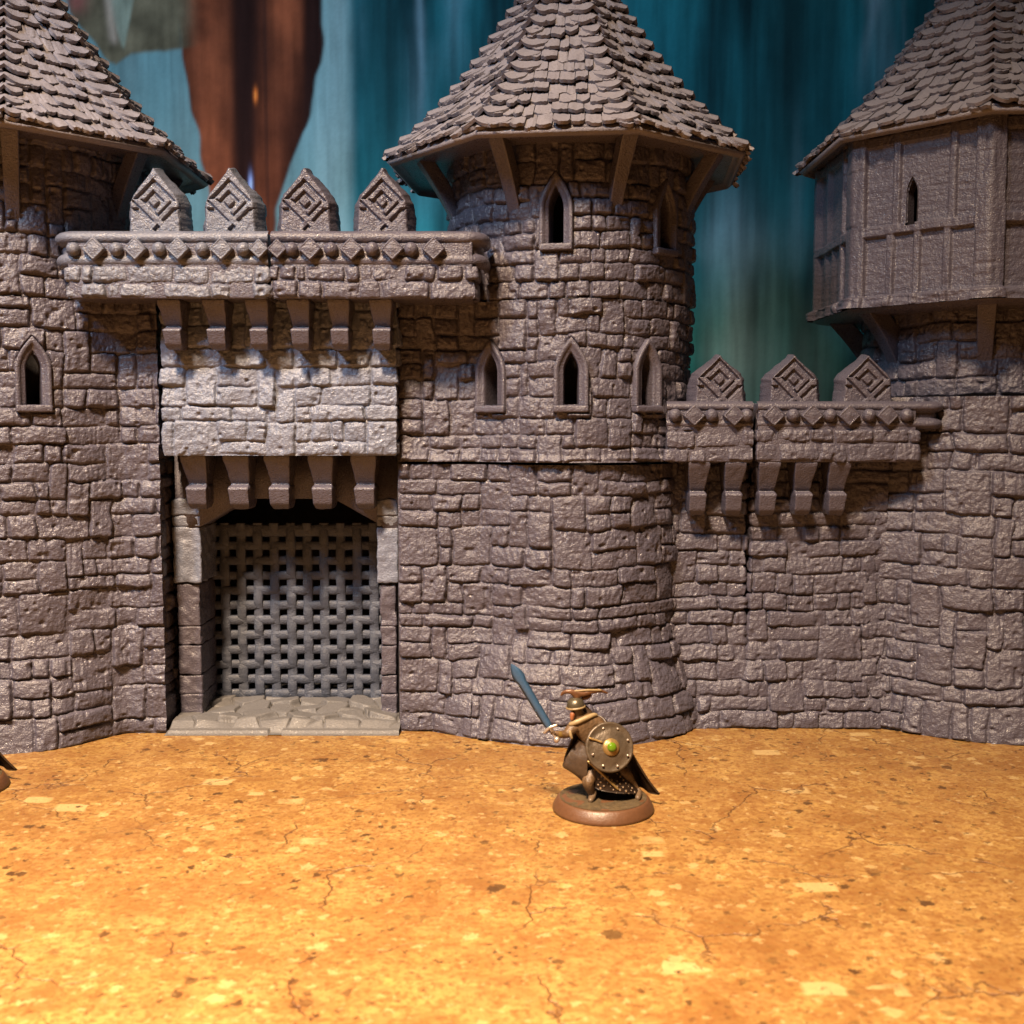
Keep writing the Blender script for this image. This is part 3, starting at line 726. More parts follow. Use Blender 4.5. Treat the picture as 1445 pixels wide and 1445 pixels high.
core(t, BX, BY, 2.9, .1, ze)
slab('wall_core', t, BX + 1, xg - .25, 33.6, 37.5, .1, zl + .3, M_DARK)
# the end face of the wall piece beside the gate
sheet('wall_end', np.array([(xg - .05, 33.12), (xg - .05, 39.5)]), .04, 0, zl, M_STONE, t, lambda U, V: masonry(U, V, 61, rows=(.34, .6)) - .05)

# =================================================================== RIGHT TOWER
CX, CY, RC = 15.75, 37.3, 4.45
YR = 34.0
t = thing('round_tower', 'tower at the right edge carrying a timber-framed room under a spire', 'tower', (CX, CY, 0))
zr = Z(560, 33.6); xr0 = X(1215, 34, 800)
pl = tower_path(15.6, 37.2, 5.0, YR, xr0, .6, -1)
sheet('tower_wall', pl, .028, 0, zr, M_STONE, t, lambda U, V: masonry(U, V, 73, cw=.26, rows=(.42, .72), wmax=6, vary=.05, depth=.10), lambda z: .45 * np.clip(1 - z / 4.0, 0, 1) ** 1.3 - .25 * np.clip((z - 5) / 4, 0, 1), fine=CY)
zrb = CAMH + 3.62; RR = 5.5
core(t, CX, CY, RC - .45, zr - .4, zr - .05)
core(t, CX, CY, 2.9, zr, zrb + 5)
sheet('tower_wall', arc(CX, CY, RC - .55, -178, 178, 400), .028, zr + .01, zrb + .1, M_STONE, t, lambda U, V: masonry(U, V, 79, cw=.23, rows=(.4, .66), wmax=6, vary=.05, depth=.10), None, fine=CY + 1)
ze = CAMH + 8.85
def oct_path(cx, cy, R):
    return np.array([(cx + R * math.sin(math.radians(a)), cy - R * math.cos(math.radians(a))) for a in [-157.5 + 45 * k for k in range(9)]])
op = oct_path(CX, CY, RR); E = 2 * RR * math.sin(math.radians(22.5))
HR = ze - zrb + .1
def timber(U, V):
    k = np.floor(U / E); f = U - k * E                    # position along one face
    hh = np.full(U.shape, -.05)
    wob = .025 * N.fbm(U * 1.1, V * 1.3, 2.0, 2)
    def beam(cond, dist, half, h):
        m = np.clip((half - np.abs(dist + wob)) / .03, 0, 1); return m * h
    B = np.zeros(U.shape)
    for c_ in (0.0, E): B = np.maximum(B, beam(0, f - c_, .42, .18))
    B = np.maximum(B, beam(0, V - HR * .43, .16, .15)); B = np.maximum(B, beam(0, V - (HR - .35), .18, .09))
    for q in (.29, .49, .71): B = np.maximum(B, beam(0, f - q * E, .13, .12) * (V < HR * .43))
    for q in (.33, .74): B = np.maximum(B, beam(0, f - q * E, .13, .12) * (V > HR * .43))
    g = N.fbm(U * 9, V * 1.3, 3.0, 3) * .020; g2 = N.fbm(U * 1.6, V * 9, 6.0, 3) * .018
    crack = -np.clip(N(U * 1.2, V * 6, 5) - .5, 0, 1) * .12
    led = np.clip((.34 - V) / .02, 0, 1) * (.20 + .05 * N(U * 1.7, V * 9, 2) + .02 * N(U * 5, V * 20, 2))
    return hh + B + g * (B > .02) + g2 * (B <= .02) + crack * (B > .02) * .5 + led + .008 * N(U * 14, V * 14)
fu = E * 3 + E * .50
hz0 = Z(318, 33.8)
Xs = X(1294, 33.5, 285); u0, c0_, n0_ = nearest_u(op, Xs)
sheet('timber_room', op, .03, zrb, ze + .1, M_ROOF_T if False else M_STONE, t, timber, None, holes=[(u0, hz0, in_lancet(.16, 1.0, .45), lambda u, v: u > 1e9)], fine=CY)
# reveal inside the slit
nn = np.array([n0_[0], n0_[1], 0]); tt_ = np.array([-n0_[1], n0_[0], 0]); V = []
for o_ in (.02, -.5):
    L = lancet(.17, 1.0, .46); V.append(np.array([c0_[0], c0_[1], hz0]) + L[:, :1] * tt_ + L[:, 1:] * np.array([0, 0, 1.0]) + o_ * nn)
link('slit_reveal', np.concatenate(V), grid_faces(2, len(V[0])), M_STONE, t)
# sloping underside of the room
V = []
for (r_, z_) in ((RR * 1.02, zrb), (RR * .99, zrb - .10), (4.4, zrb - .16), (3.7, zrb - .18)):
    for k in range(9):
        a = math.radians(-157.5 + 45 * k); V.append((CX + r_ * math.sin(a), CY - r_ * math.cos(a), z_))
link('room_underside', np.array(V), grid_faces(4, 9)[:, ::-1], M_STONE, t, smooth=False)
for k in range(8): 
    o = strut(t, CX, CY, -157.5 + 45 * k, 3.75, zrb - 1.95, 5.15, zrb + .02, .55, .8, M_STONE, k + 30); o.name = 'room_bracket'
roof(t, CX - .05, CY, ze, 6.12, 6.9, 0, 17, M_ROOF, 21)

# =================================================================== RIGHT CURTAIN WALL (two pieces, split by a seam)
t = thing('curtain_wall', 'low stretch of grey block wall with corbels between the middle and right towers', 'wall', (X(1090, 34), 34.0, 0))
xa = X(936, 34.0, 800); xm = X(1056, 34.0, 800); xb = X(1250, 34.0, 800)
zc = Z(652, 33.2)
for k, (x0, x1, sd) in enumerate(((xa, xm - .035, 83), (xm + .035, xb, 89))):
    P = np.array([(x0, YR), (x1, YR)])
    if k == 0: P = np.array([(x0, YR + .02), (x1 - .06, YR + .02), (x1, YR + .10), (x1, YR + .9)])
    else: P = np.array([(x0, YR + .9), (x0, YR + .10), (x0 + .06, YR), (x1, YR)])
    sheet('wall_face', P, .028, 0, zc + .3, M_STONE, t, lambda U, V, sd=sd: masonry(U, V, sd, cw=.25, rows=(.40, .64), wmax=7, vary=.06, p2=.1), lambda z: .42 * np.clip(1 - z / 3.8, 0, 1))
slab('wall_core', t, xa, xb, YR + .5, YR + 3.0, 0, zc + .2, M_DARK)
YP = 32.9
for k, (pa, pb) in enumerate(((941, 1063), (1069, 1296))):
    x0, x1 = X(pa, YP), X(pb, YP)
    path = np.array([(x0, YP + 1), (x0, YP), (x1, YP)]) if k == 0 else np.array([(x0, YP + 1), (x0, YP), (x1, YP), (x1 + .1, YP + 1.6)])
    sheet('parapet_face', path, .028, zc, Z(606, YP), M_STONE, t, lambda U, V, k=k: masonry(U + .3, V, 97 + k * 4, cw=.2, rows=(.40, .58), p2=.0, wmax=7, vary=.06), None)
    x1r = x1 if k == 0 else X(1338, YP)
    rp = rounded_line(x0, x1r, YP - .02, .5, 1.0, False, k == 1)
    rail(t, rp, Z(606, YP), Z(566, YP), M_STONE, 0)
    slab('walkway', t, x0 + .02, x1 - .05, YP + .04, YR + 3, zc + .01, Z(569, YP + .3), M_STONE)
zz = Z(586, YP)
for px in (979, 1035, 1091, 1145, 1197, 1251): diamond(t, X(px, YP), YP - .07, zz, .33, M_STONE)
for px in (952, 1004, 1053, 1119, 1171, 1226, 1279): ball(t, X(px, YP), YP - .04, zz, .195, M_STONE)
for k, px in enumerate((1015, 1120, 1224)): merlon(t, X(px, YP + .3, 540), YP + .3, Z(566, YP + .3) - .03, 1.46, Z(499, YP + .3) - Z(564, YP + .3), M_STONE, seed=k + 5)
for k, px in enumerate((986, 1037, 1085, 1136, 1184)): corbel(t, X(px, 33.1, 690), YR - .05, zc + .02, Z(727, 33.5), YR - YP - .1, .66, M_STONE, k)

# =================================================================== GATEHOUSE
t = thing('gatehouse', 'pale blue-grey gatehouse with corbels, a woven portcullis and a flagstone threshold', 'gatehouse', (-7, 33, 0))
YG = 32.75
x0, x1 = X(228, YG, 540), X(560, YG, 540)
zg0, zg1 = Z(643, YG), Z(425, YG)
path = np.array([(x0, YG + 1.6), (x0, YG), (x1, YG), (x1, YG + 1.6)])
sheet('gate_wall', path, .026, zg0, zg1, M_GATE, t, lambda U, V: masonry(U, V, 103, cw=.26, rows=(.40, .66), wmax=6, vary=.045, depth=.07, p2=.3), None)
slab('gate_wall_core', t, x0 + .15, x1 - .15, YG + .15, YG + 4.5, zg0 + .02, zg1 - .05, M_STONE)
YL = 34.1
zl0 = Z(738, YL); 
# lintel with a shallow three-sided arch
xl0, xl1 = X(247, YL, 700), X(562, YL, 700)
xs_ = np.linspace(xl0, xl1, 60); arch = np.interp(xs_, [xl0, X(283, YL), X(345, YL), X(470, YL), X(535, YL), xl1], [zl0 - .6, zl0 - .05, zl0 + .75, zl0 + .75, zl0 - .05, zl0 - .6])
LV = []; 
for (y_, top) in ((YL + 1.6, 1), (YL, 1), (YL, 0), (YL + 1.6, 0)):
    for q in range(60): LV.append((xs_[q], y_ + .02 * float(N(xs_[q] * 4, y_)), (zg0 + .1) if top else arch[q]))
link('lintel', np.array(LV), grid_faces(4, 60)[:, ::-1], M_STONE, t, smooth=False)
for k, px in enumerate((276, 336, 393, 454, 514)): corbel(t, X(px, 33.2, 690), YL - .02, zg0 + .02, Z(717, 33.9), 1.15, .78, M_STONE, k + 11)
zj = Z(823, YL)
for (pa, pb, nm) in ((247, 284, 1), (534, 561, 2)):
    xa_, xb_ = X(pa, YL, 850), X(pb, YL, 850)
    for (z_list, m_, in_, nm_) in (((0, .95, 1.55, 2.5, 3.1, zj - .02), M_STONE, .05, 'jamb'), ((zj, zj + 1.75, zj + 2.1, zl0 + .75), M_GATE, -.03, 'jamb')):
        mbj = MB()
        for q in range(len(z_list) - 1):
            P_, F_ = rbox(xa_ + in_, xb_ - in_, YL + in_ + .02 * math.sin(q * 2.3), YL + 1.9, z_list[q] + .012, z_list[q + 1] - .008, .05, .045, .06, 3.5, q * 1.7 + xa_, None, 90)
            mbj.add(P_, F_)
        mbj.build(nm_, m_, t)
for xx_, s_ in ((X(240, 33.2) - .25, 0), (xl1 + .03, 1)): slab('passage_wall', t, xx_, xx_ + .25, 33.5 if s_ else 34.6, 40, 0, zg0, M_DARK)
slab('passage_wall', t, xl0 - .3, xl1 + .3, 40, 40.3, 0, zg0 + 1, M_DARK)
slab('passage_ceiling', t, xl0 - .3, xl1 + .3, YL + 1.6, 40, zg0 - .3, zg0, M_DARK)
# portcullis: woven bars
YC = 35.9
pc = None
px0, px1 = X(281, YC, 850), X(537, YC, 850); pz1, pz0 = Z(738, YC), .3
nvb, nhb = 11, 12
bars = []
dxb = (px1 - px0) / (nvb + .0); dzb = (pz1 - pz0) / nhb
for i in range(nvb):
    cx_ = px0 + (i + .62) * dxb; ns = nhb * 10
    zz_ = np.linspace(pz0, pz1, ns); ph = np.array([math.cos(math.pi * ((z - pz0) / dzb) + math.pi * i) for z in zz_]) * .03
    mbb = MB(); L = []
    for (a_, b_) in ((-.15, .07), (-.15, -.05), (-.13, -.07), (.13, -.07), (.15, -.05), (.15, .07)):
        L.append(np.stack([cx_ + a_ + .012 * N(zz_ * 5, i * 3.3 + a_ * 9), YC + b_ - ph + .01 * N(zz_ * 9, i + 5.0), zz_], -1))
    mbb.add(np.concatenate(L), grid_faces(6, ns)[:, ::-1]); link_o = mbb.build('upright_bar', M_PORT, t if pc is None else pc)
    bars.append(link_o)
for j in range(nhb):
    cz_ = pz0 + (j + .5) * dzb; ns = nvb * 10
    xx_ = np.linspace(px0 - .02, px1 + .02, ns); ph = np.array([math.cos(math.pi * ((x - px0) / dxb - .12) + math.pi * (j + 1)) for x in xx_]) * .03
    if j == nhb - 1: ph *= 0
    mbb = MB(); L = []; hb = .142 if j < nhb - 1 else .2
    for (a_, b_) in ((hb, .09), (hb, -.05), (hb * .76, -.09), (-hb * .76, -.09), (-hb, -.05), (-hb, .09)):
        L.append(np.stack([xx_, YC + .03 + b_ - ph + .01 * N(xx_ * 9, j + 5.0), cz_ + a_ + .012 * N(xx_ * 5, j * 3.3 + a_ * 9)], -1))
    mbb.add(np.concatenate(L), grid_faces(6, ns)[:, ::-1]); bars.append(mbb.build('cross_bar', M_PORT, t))
# threshold of flagstones, sloping up towards the portcullis
tx0, tx1, ty0, ty1 = X(232, 32.9, 1030), X(563, 32.9, 1030) , 32.85, 37.5
nx_, ny_ = 330, 190
gx_ = np.linspace(tx0, tx1, nx_); gy_ = np.linspace(ty0, ty1, ny_); GX, GY = np.meshgrid(gx_, gy_)
rs = np.random.RandomState(5); sx_ = np.array([(tx0 + (i + rs.uniform(.1, .9)) * .85, ty0 + (j + rs.uniform(.1, .9)) * .72) for i in range(9) for j in range(7)])
wx_ = GX + .12 * N(GX * 2, GY * 2, 3); wy_ = GY + .12 * N(GX * 2, GY * 2, 9)
D = np.sqrt((wx_[..., None] - sx_[:, 0]) ** 2 + ((wy_[..., None] - sx_[:, 1]) * 1.15) ** 2); o_ = np.argsort(D, -1)
d1 = np.take_along_axis(D, o_[..., :1], -1)[..., 0]; d2 = np.take_along_axis(D, o_[..., 1:2], -1)[..., 0]
kk = o_[..., 0]; ht = rs.uniform(-.04, .05, len(sx_)); tlt = rs.uniform(-.14, .10, (len(sx_), 2))
edge = np.clip((d2 - d1 - .02) / .12, 0, 1)
zf = .22 + .035 * (GY - ty0) + np.sqrt(1 - (1 - edge) ** 2) * (.13 + 1.3 * ht[kk] + 1.6 * tlt[kk, 0] * (GX - sx_[kk, 0]) + 1.6 * tlt[kk, 1] * (GY - sx_[kk, 1])) + .012 * N.fbm(GX * 5, GY * 5, 2, 3)
fr = np.clip((GY - ty0 - .25) / .25, 0, 1); zf = zf * fr + (.155 + .01 * N(GX * 6, GY * 6)) * (1 - fr)
zf = np.where(GY - ty0 < .02, .0, zf)
lf = np.clip((GX - tx0) / .12, 0, 1); zf = zf * np.clip(lf + .0, 0, 1)
notch = (np.abs(GX - X(388, 32.9, 1030)) < .21) & (GY - ty0 < .26); 
zf2 = np.where(notch, .03, zf)
link('threshold', np.stack([GX, GY, zf2], -1).reshape(-1, 3), grid_faces(ny_, nx_), M_FLAG, t)

# =================================================================== MAIN PARAPET over the gate (two pieces, seam between)
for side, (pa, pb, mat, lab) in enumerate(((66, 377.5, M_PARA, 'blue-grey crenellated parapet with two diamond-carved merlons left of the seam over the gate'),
                                      (381.5, 692, M_STONE, 'warm grey crenellated parapet with two diamond-carved merlons right of the seam over the gate'))):
    YM = 31.45
    t = thing('parapet', lab, 'parapet', (X((pa + pb) / 2, YM), YM, Z(421, YM)), 'parapet pieces over the gate')
    x0, x1 = X(pa, YM, 350), X(pb, YM, 350)
    zb_, zm, ztp = Z(421, YM), Z(377, YM), Z(324, YM)
    rp = rounded_line(x0, x1, YM, .7, 1.5, side == 0, side == 1)
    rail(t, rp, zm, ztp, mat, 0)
    bx0 = x0 if side else X(92, YM, 400); bx1 = x1 if not side else X(672, YM, 400)
    bp_ = [(bx0, YM + 1.7), (bx0, YM + .04), (bx1, YM + .04), (bx1, YM + 1.7)]
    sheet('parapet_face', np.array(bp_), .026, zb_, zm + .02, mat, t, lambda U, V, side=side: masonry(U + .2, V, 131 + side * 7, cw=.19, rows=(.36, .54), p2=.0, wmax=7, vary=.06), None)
    slab('walkway', t, max(bx0, x0 + .45) + .05 if side == 0 else bx0 + .03, min(bx1, x1 - .45) - .05 if side else bx1 - .03, YM + .08, YM + 5, zb_ + .01, ztp - .06, M_STONE)
    zz = (zm + ztp) / 2 - .02
    for px in ((133, 192, 252, 313, 366) if side == 0 else (392, 438, 496, 554, 612)):
        r_ = .33 if px not in (366, 392) else .28
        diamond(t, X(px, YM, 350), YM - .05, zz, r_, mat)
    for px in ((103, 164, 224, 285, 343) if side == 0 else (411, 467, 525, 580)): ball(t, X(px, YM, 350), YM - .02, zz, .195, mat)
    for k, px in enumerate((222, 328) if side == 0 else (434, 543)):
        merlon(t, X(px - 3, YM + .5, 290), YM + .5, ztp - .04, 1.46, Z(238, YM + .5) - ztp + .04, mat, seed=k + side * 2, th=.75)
    for k, px in enumerate((244, 306, 366) if side == 0 else (424, 480, 539)):
        corbel(t, X(px, 32.1, 450), YG + .02, zb_ + .02, Z(494, 32.4), 1.1, .66, M_STONE, k + side * 7)

# =================================================================== PAINTED WARRIOR
def skin(name, pts, edges, mat, parent, sub=2, root=0):
    me = bpy.data.meshes.new(name); me.from_pydata([p[:3] for p in pts], edges, [])
    o = bpy.data.objects.new(name, me); COL.objects.link(o); o.parent = parent
    m = o.modifiers.new('skin', 'SKIN'); sv = me.skin_vertices[0].data
    for i, p in enumerate(pts): sv[i].radius = (p[3], p[3] if len(p) < 5 else p[4]); sv[i].use_root = (i == root)
    s = o.modifiers.new('sub', 'SUBSURF'); s.levels = sub; s.render_levels = sub
    dg = bpy.context.evaluated_depsgraph_get(); ev = o.evaluated_get(dg); nm = bpy.data.meshes.new_from_object(ev)
    o.modifiers.clear(); o.data = nm; nm.materials.clear(); nm.materials.append(mat)
    nm.polygons.foreach_set('use_smooth', [True] * len(nm.polygons))
    return o
def chain(pts, start=0): return [(start + i, start + i + 1) for i in range(len(pts) - 1)]
def surf(name, rowsP, mat, parent, thick=.04, wob=.0):
    """cloth from rows of points, densified, with real thickness"""
    G = np.array(rowsP, float)
    def dens(G, ax, n):
        t0 = np.linspace(0, 1, G.shape[ax]); t1 = np.linspace(0, 1, n)
        # Catmull-like smoothing by cosine blend is enough at this size
        return np.stack([np.stack([np.interp(t1, t0, G.take(i, 1 - ax)[:, c]) for c in range(3)], -1) for i in range(G.shape[1 - ax])], 1 - ax)
    G = dens(G, 0, 22); G = dens(G, 1, 26)
    for _ in range(3):
        G[1:-1] = (G[:-2] + 2 * G[1:-1] + G[2:]) / 4; G[:, 1:-1] = (G[:, :-2] + 2 * G[:, 1:-1] + G[:, 2:]) / 4
    nrm = np.cross(np.gradient(G, axis=1), np.gradient(G, axis=0)); nrm /= np.linalg.norm(nrm, axis=-1, keepdims=True) + 1e-9
    if wob:
        vv, uu = np.meshgrid(np.linspace(0, 1, 26), np.linspace(0, 1, 22)); G = G + nrm * (wob * np.sin(vv * 24 + uu * 2) * uu)[..., None]
    a = G.reshape(-1, 3); b = (G - nrm * thick).reshape(-1, 3); f = grid_faces(22, 26)
    n = len(a); nu = 26; nv = 22
    ring = list(range(nu)) + [nu * j + nu - 1 for j in range(1, nv)] + [nu * (nv - 1) + i for i in range(nu - 2, -1, -1)] + [nu * j for j in range(nv - 2, 0, -1)]
    m = len(ring); sk = np.array([[ring[k], ring[(k + 1) % m], ring[(k + 1) % m] + n, ring[k] + n] for k in range(m)])
    return link(name, np.concatenate([a, b]), np.concatenate([f, f[:, ::-1] + n, sk]), mat, parent)
M_BASE = plain('base_rim', (.13, .058, .026), .45, 0, .12)
M_EARTH = plain('base_earth', (.085, .055, .022), .7, 0, .45, 6, .06)
M_CLOAK = plain('cloak_brown', (.055, .032, .018), .45, 0, .35)
M_SKIN = plain('leather_skin', (.13, .075, .035), .5, 0, .45, 14, .02)
M_BLADE = plain('blade_blue', (.05, .115, .23), .35, .2, .15)
M_SHIELD = plain('shield_bronze', (.12, .09, .062), .42, .35, .28, 5, .03)
M_GEM = plain('green_gem', (.12, .24, .01), .12, 0, .1)
M_SILVER = plain('silver', (.62, .52, .44), .28, .6, .2)
M_BONE = plain('bone', (.34, .25, .13), .5, 0, .25)
M_HORN = plain('horn_bronze', (.15, .065, .028), .42, .25, .45)
M_BEARD = plain('ginger_hair', (.32, .105, .035), .6, 0, .3)
def mail_mat():
    m, nt, b, new, ln = nodes('scale_mail')
    tc = new('ShaderNodeTexCoord'); mp = new('ShaderNodeMapping'); mp.inputs['Rotation'].default_value = (0, .7, 0); ln(tc.outputs['Object'], mp.inputs[0])
    v = new('ShaderNodeTexVoronoi'); v.inputs['Scale'].default_value = 9; v.inputs['Randomness'].default_value = .12; ln(mp.outputs[0], v.inputs['Vector'])
    f = math_(nt, 'MULTIPLY_ADD', v.outputs['Distance'], -5, 1.9, clamp=True)
    ln(mixc(nt, f, (.02, .012, .008), (.26, .18, .11)), b.inputs['Base Color']); b.inputs['Metallic'].default_value = .4; b.inputs['Roughness'].default_value = .38
    bp = new('ShaderNodeBump'); bp.inputs['Distance'].default_value = .04; ln(f, bp.inputs['Height']); ln(bp.outputs[0], b.inputs['Normal'])
    return m
M_MAIL = mail_mat()

def warrior():
    t = thing('warrior_figurine', 'painted crouching warrior with raised blue sword and round shield before the middle tower', 'figurine', (0, 0, 0))
    P, Fc = lathe([(.0, .001), (1.22, .001), (1.24, .03), (1.235, .08), (1.13, .27), (1.10, .30), (1.07, .315), (.0, .315)])
    link('base', P, Fc, M_BASE, t)
    n = 40; A, Rr = np.meshgrid(np.linspace(0, 2 * math.pi, 72, endpoint=False), np.linspace(0.001, 1.06, n))
    zz = .325 + .05 * N.fbm(Rr * np.cos(A) * 3, Rr * np.sin(A) * 3, 2, 4) * np.clip((1.06 - Rr) / .1, 0, 1)
    link('base_earth', np.stack([Rr * np.cos(A), Rr * np.sin(A), zz], -1).reshape(-1, 3), grid_faces(n, 72, True), M_EARTH, t)
    # one continuous body: hips, spine, neck, head; arms; legs in a deep lunge
    pts = [(-.05, .05, 1.15, .24), (-.20, .02, 1.50, .25), (-.38, -.02, 1.90, .30, .26), (-.50, -.05, 2.14, .24), (-.60, -.10, 2.32, .17), (-.66, -.14, 2.46, .15), (-.69, -.16, 2.60, .155), (-.69, -.15, 2.70, .10),
           (-.70, -.16, 2.14, .19), (-.92, -.30, 1.93, .115), (-1.12, -.42, 1.98, .085), (-1.24, -.48, 2.04, .065),
           (-.20, .02, 2.18, .21), (.06, -.12, 1.95, .12), (.02, -.38, 1.78, .085), (-.02, -.46, 1.75, .07),
           (-.22, -.10, 1.02, .20), (-.42, -.42, .80, .165), (-.32, -.30, .55, .11), (-.28, -.25, .38, .08), (-.36, -.44, .36, .07),
           (.14, .08, 1.02, .20), (.52, -.12, .95, .165), (.68, .0, .68, .115), (.86, .02, .40, .08), (.80, -.22, .37, .07)]
    ed = [(0, 1), (1, 2), (2, 3), (3, 4), (4, 5), (5, 6), (6, 7), (3, 8), (8, 9), (9, 10), (10, 11), (3, 12), (12, 13), (13, 14), (14, 15), (0, 16), (16, 17), (17, 18), (18, 19), (19, 20), (0, 21), (21, 22), (22, 23), (23, 24), (24, 25)]
    body = skin('body', pts, ed, M_SKIN, t)
    # fingers and thumb closed on the grip
    hp = np.array([-1.27, -.50, 2.06]); sd = np.array([-.86, .10, 1.42]); sd = sd / np.linalg.norm(sd)
    sx = np.cross(sd, [0, 1, 0]); sx /= np.linalg.norm(sx); sy = np.cross(sx, sd)
    for k in range(4):
        c = hp + sd * (-.055 + .037 * k); r_ = .05 + .004 * (1.5 - abs(k - 1.5))
        fp = [tuple(c + sx * math.cos(a) * r_ + sy * math.sin(a) * r_) + (.019,) for a in (0.2, 1.3, 2.4, 3.6, 4.5)]
        skin('finger', fp, chain(fp), M_SKIN, body, 1)
    tp = [tuple(hp + sx * .05 - sd * .04) + (.022,), tuple(hp - sy * .055 + sd * .01) + (.02,), tuple(hp - sx * .045 + sd * .045) + (.017,)]
    skin('thumb', tp, chain(tp), M_SKIN, body, 1)
    # face: nose, eyes, beard; facing left of picture, toward viewer
    fd = np.array([-.55, -.82, -.05]); fd /= np.linalg.norm(fd); hc = np.array([-.69, -.16, 2.57]); fs = np.cross(fd, [0, 0, 1]); 
    def sph(c, r, sq=(1, 1, 1), seg=16): 
        T, Pp = np.meshgrid(np.linspace(0, 2 * math.pi, seg, endpoint=False), np.linspace(-math.pi / 2, math.pi / 2, 9))
        V = np.stack([np.cos(Pp) * np.cos(T) * r * sq[0], np.cos(Pp) * np.sin(T) * r * sq[1], np.sin(Pp) * r * sq[2]], -1).reshape(-1, 3) + np.array(c)
        return V, grid_faces(9, seg, True)
    np_ = [tuple(hc + fd * .13 + np.array([0, 0, .05])) + (.018,), tuple(hc + fd * .185) + (.026,), tuple(hc + fd * .15 - np.array([0, 0, .03])) + (.018,)]
    skin('nose', np_, chain(np_), M_SKIN, body, 1)
    for s in (-1, 1):
        V, f = sph(hc + fd * .135 + fs * s * .055 + np.array([0, 0, .045]), .020); link('eye', V, f, M_BONE, body)
    bp = [tuple(hc + fd * .13 - np.array([0, 0, .07])) + (.07,), tuple(hc + fd * .16 - np.array([0, 0, .17])) + (.065,), tuple(hc + fd * .17 - np.array([0, 0, .29])) + (.035,)]
    skin('beard', bp, chain(bp), M_BEARD, body, 2)
    # helmet with a wide curved crest of antler
    tf = Matrix.Translation(Vector((-.69, -.15, 2.60))) @ Matrix.Rotation(-.12, 4, 'Y')
    V, f = lathe([(.215, -.05), (.22, .0), (.21, .07), (.17, .15), (.10, .20), (.001, .22)], 32, tf); hm = link('helmet', V, f, M_BRONZE, t)
    V, f = lathe([(.20, -.04), (.235, -.05), (.24, -.02), (.21, .0)], 32, tf); link('helmet_rim', V, f, M_BONE, hm)
    cp = [(-1.05, -.12, 2.84, .028), (-.98, -.14, 2.93, .05), (-.84, -.16, 2.96, .065), (-.66, -.15, 2.90, .085), (-.50, -.13, 2.88, .075), (-.32, -.09, 2.93, .065), (-.10, -.05, 2.95, .05), (.10, .0, 2.87, .022)]
    cr = skin('crest', cp + [(-.66, -.14, 2.76, .07), (-.56, -.1, 2.72, .05)], chain(cp) + [(3, 8), (8, 9)], M_HORN, hm)
    tip = [(-.98, -.12, 2.93, .026), (-.72, -.18, 2.965, .028), (-.40, -.15, 2.985, .03), (-.05, -.08, 2.965, .024)]
    skin('crest_edge', tip, chain(tip), M_BONE, cr, 1)
    hd_ = [(-.62, .06, 2.62, .10), (-.52, .10, 2.48, .15), (-.46, .10, 2.34, .20), (-.36, .12, 2.22, .22)]
    skin('mane', hd_, chain(hd_), M_CLOAK, body, 2)
    wg = [(-.56, -.08, 2.76, .06), (-.42, -.06, 2.79, .07), (-.30, -.04, 2.85, .05)]
    skin('crest_plume', wg, chain(wg), M_HORN, cr, 1)
    # fur collar and braids
    fc = [(-.86, -.26, 2.16, .055), (-.68, -.32, 2.24, .07), (-.46, -.26, 2.32, .07), (-.26, -.16, 2.38, .06), (-.16, -.05, 2.34, .045)]
    skin('fur_collar', fc, chain(fc), M_BONE, t)
    br = [(-.84, -.36, 2.06, .035), (-.82, -.38, 1.94, .045), (-.78, -.38, 1.84, .03)]
    skin('braid', br, chain(br), M_BONE, t, 1)
    # bracer
    bc = [(-.98, -.34, 1.93, .10), (-1.10, -.41, 1.97, .10), (-1.18, -.45, 2.01, .085)]
    skin('bracer', bc, chain(bc), plain('bracer_olive', (.22, .14, .035), .4, .2, .4), t, 1)
    # sword
    q = sd; 
    def swordfn(Ls):
        V = []; prof = ((0, .085, .035), (.12, .10, .04), (.9, .11, .038), (1.25, .115, .035), (1.38, .15, .03), (1.52, .13, .025), (1.68, .06, .02), (1.75, .012, .008))
        for (s, w_, th_) in prof:
            c = hp + q * (.14 + s)
            for a_, b_ in ((w_, 0), (w_ * .3, th_), (-w_ * .3, th_), (-w_, 0), (-w_ * .3, -th_), (w_ * .3, -th_)): V.append(c + sx * a_ + sy * b_)
        return np.array(V), grid_faces(len(prof), 6, True)
    V, f = swordfn(1); sw = link('blade', V, f, M_BLADE, t, smooth=False)
    hl = [tuple(hp - q * .20) + (.05,), tuple(hp - q * .14) + (.028,), tuple(hp + q * .08) + (.028,), tuple(hp + q * .12) + (.045,)]
    skin('grip', hl, chain(hl), M_SILVER, sw, 1)
    gd = [tuple(hp + q * .12 - sx * .20 - q * .05) + (.035,), tuple(hp + q * .12) + (.05,), tuple(hp + q * .12 + sx * .20 - q * .05) + (.035,)]
    skin('crossguard', gd, chain(gd), M_SILVER, sw, 2)
    V, f = sph(hp - q * .22, .075); link('pommel', V, f, M_SILVER, sw)
    # shield
    ctr = Vector((.12, -.55, 1.70)); nrm = Vector((.22, -.93, .28)).normalized()
    tf = Matrix.Translation(ctr) @ nrm.to_track_quat('Z', 'Y').to_matrix().to_4x4()
    V, f = lathe([(.001, -.06), (.52, -.10), (.585, -.10), (.60, -.07), (.585, -.035), (.545, -.03), (.53, -.045), (.40, .0), (.22, .045), (.001, .06)], 56, tf); sh = link('shield', V, f, M_SHIELD, t)
    V, f = lathe([(.21, .03), (.205, .075), (.16, .085), (.13, .11), (.001, .12)], 36, tf); link('boss', V, f, M_BRASS, sh)
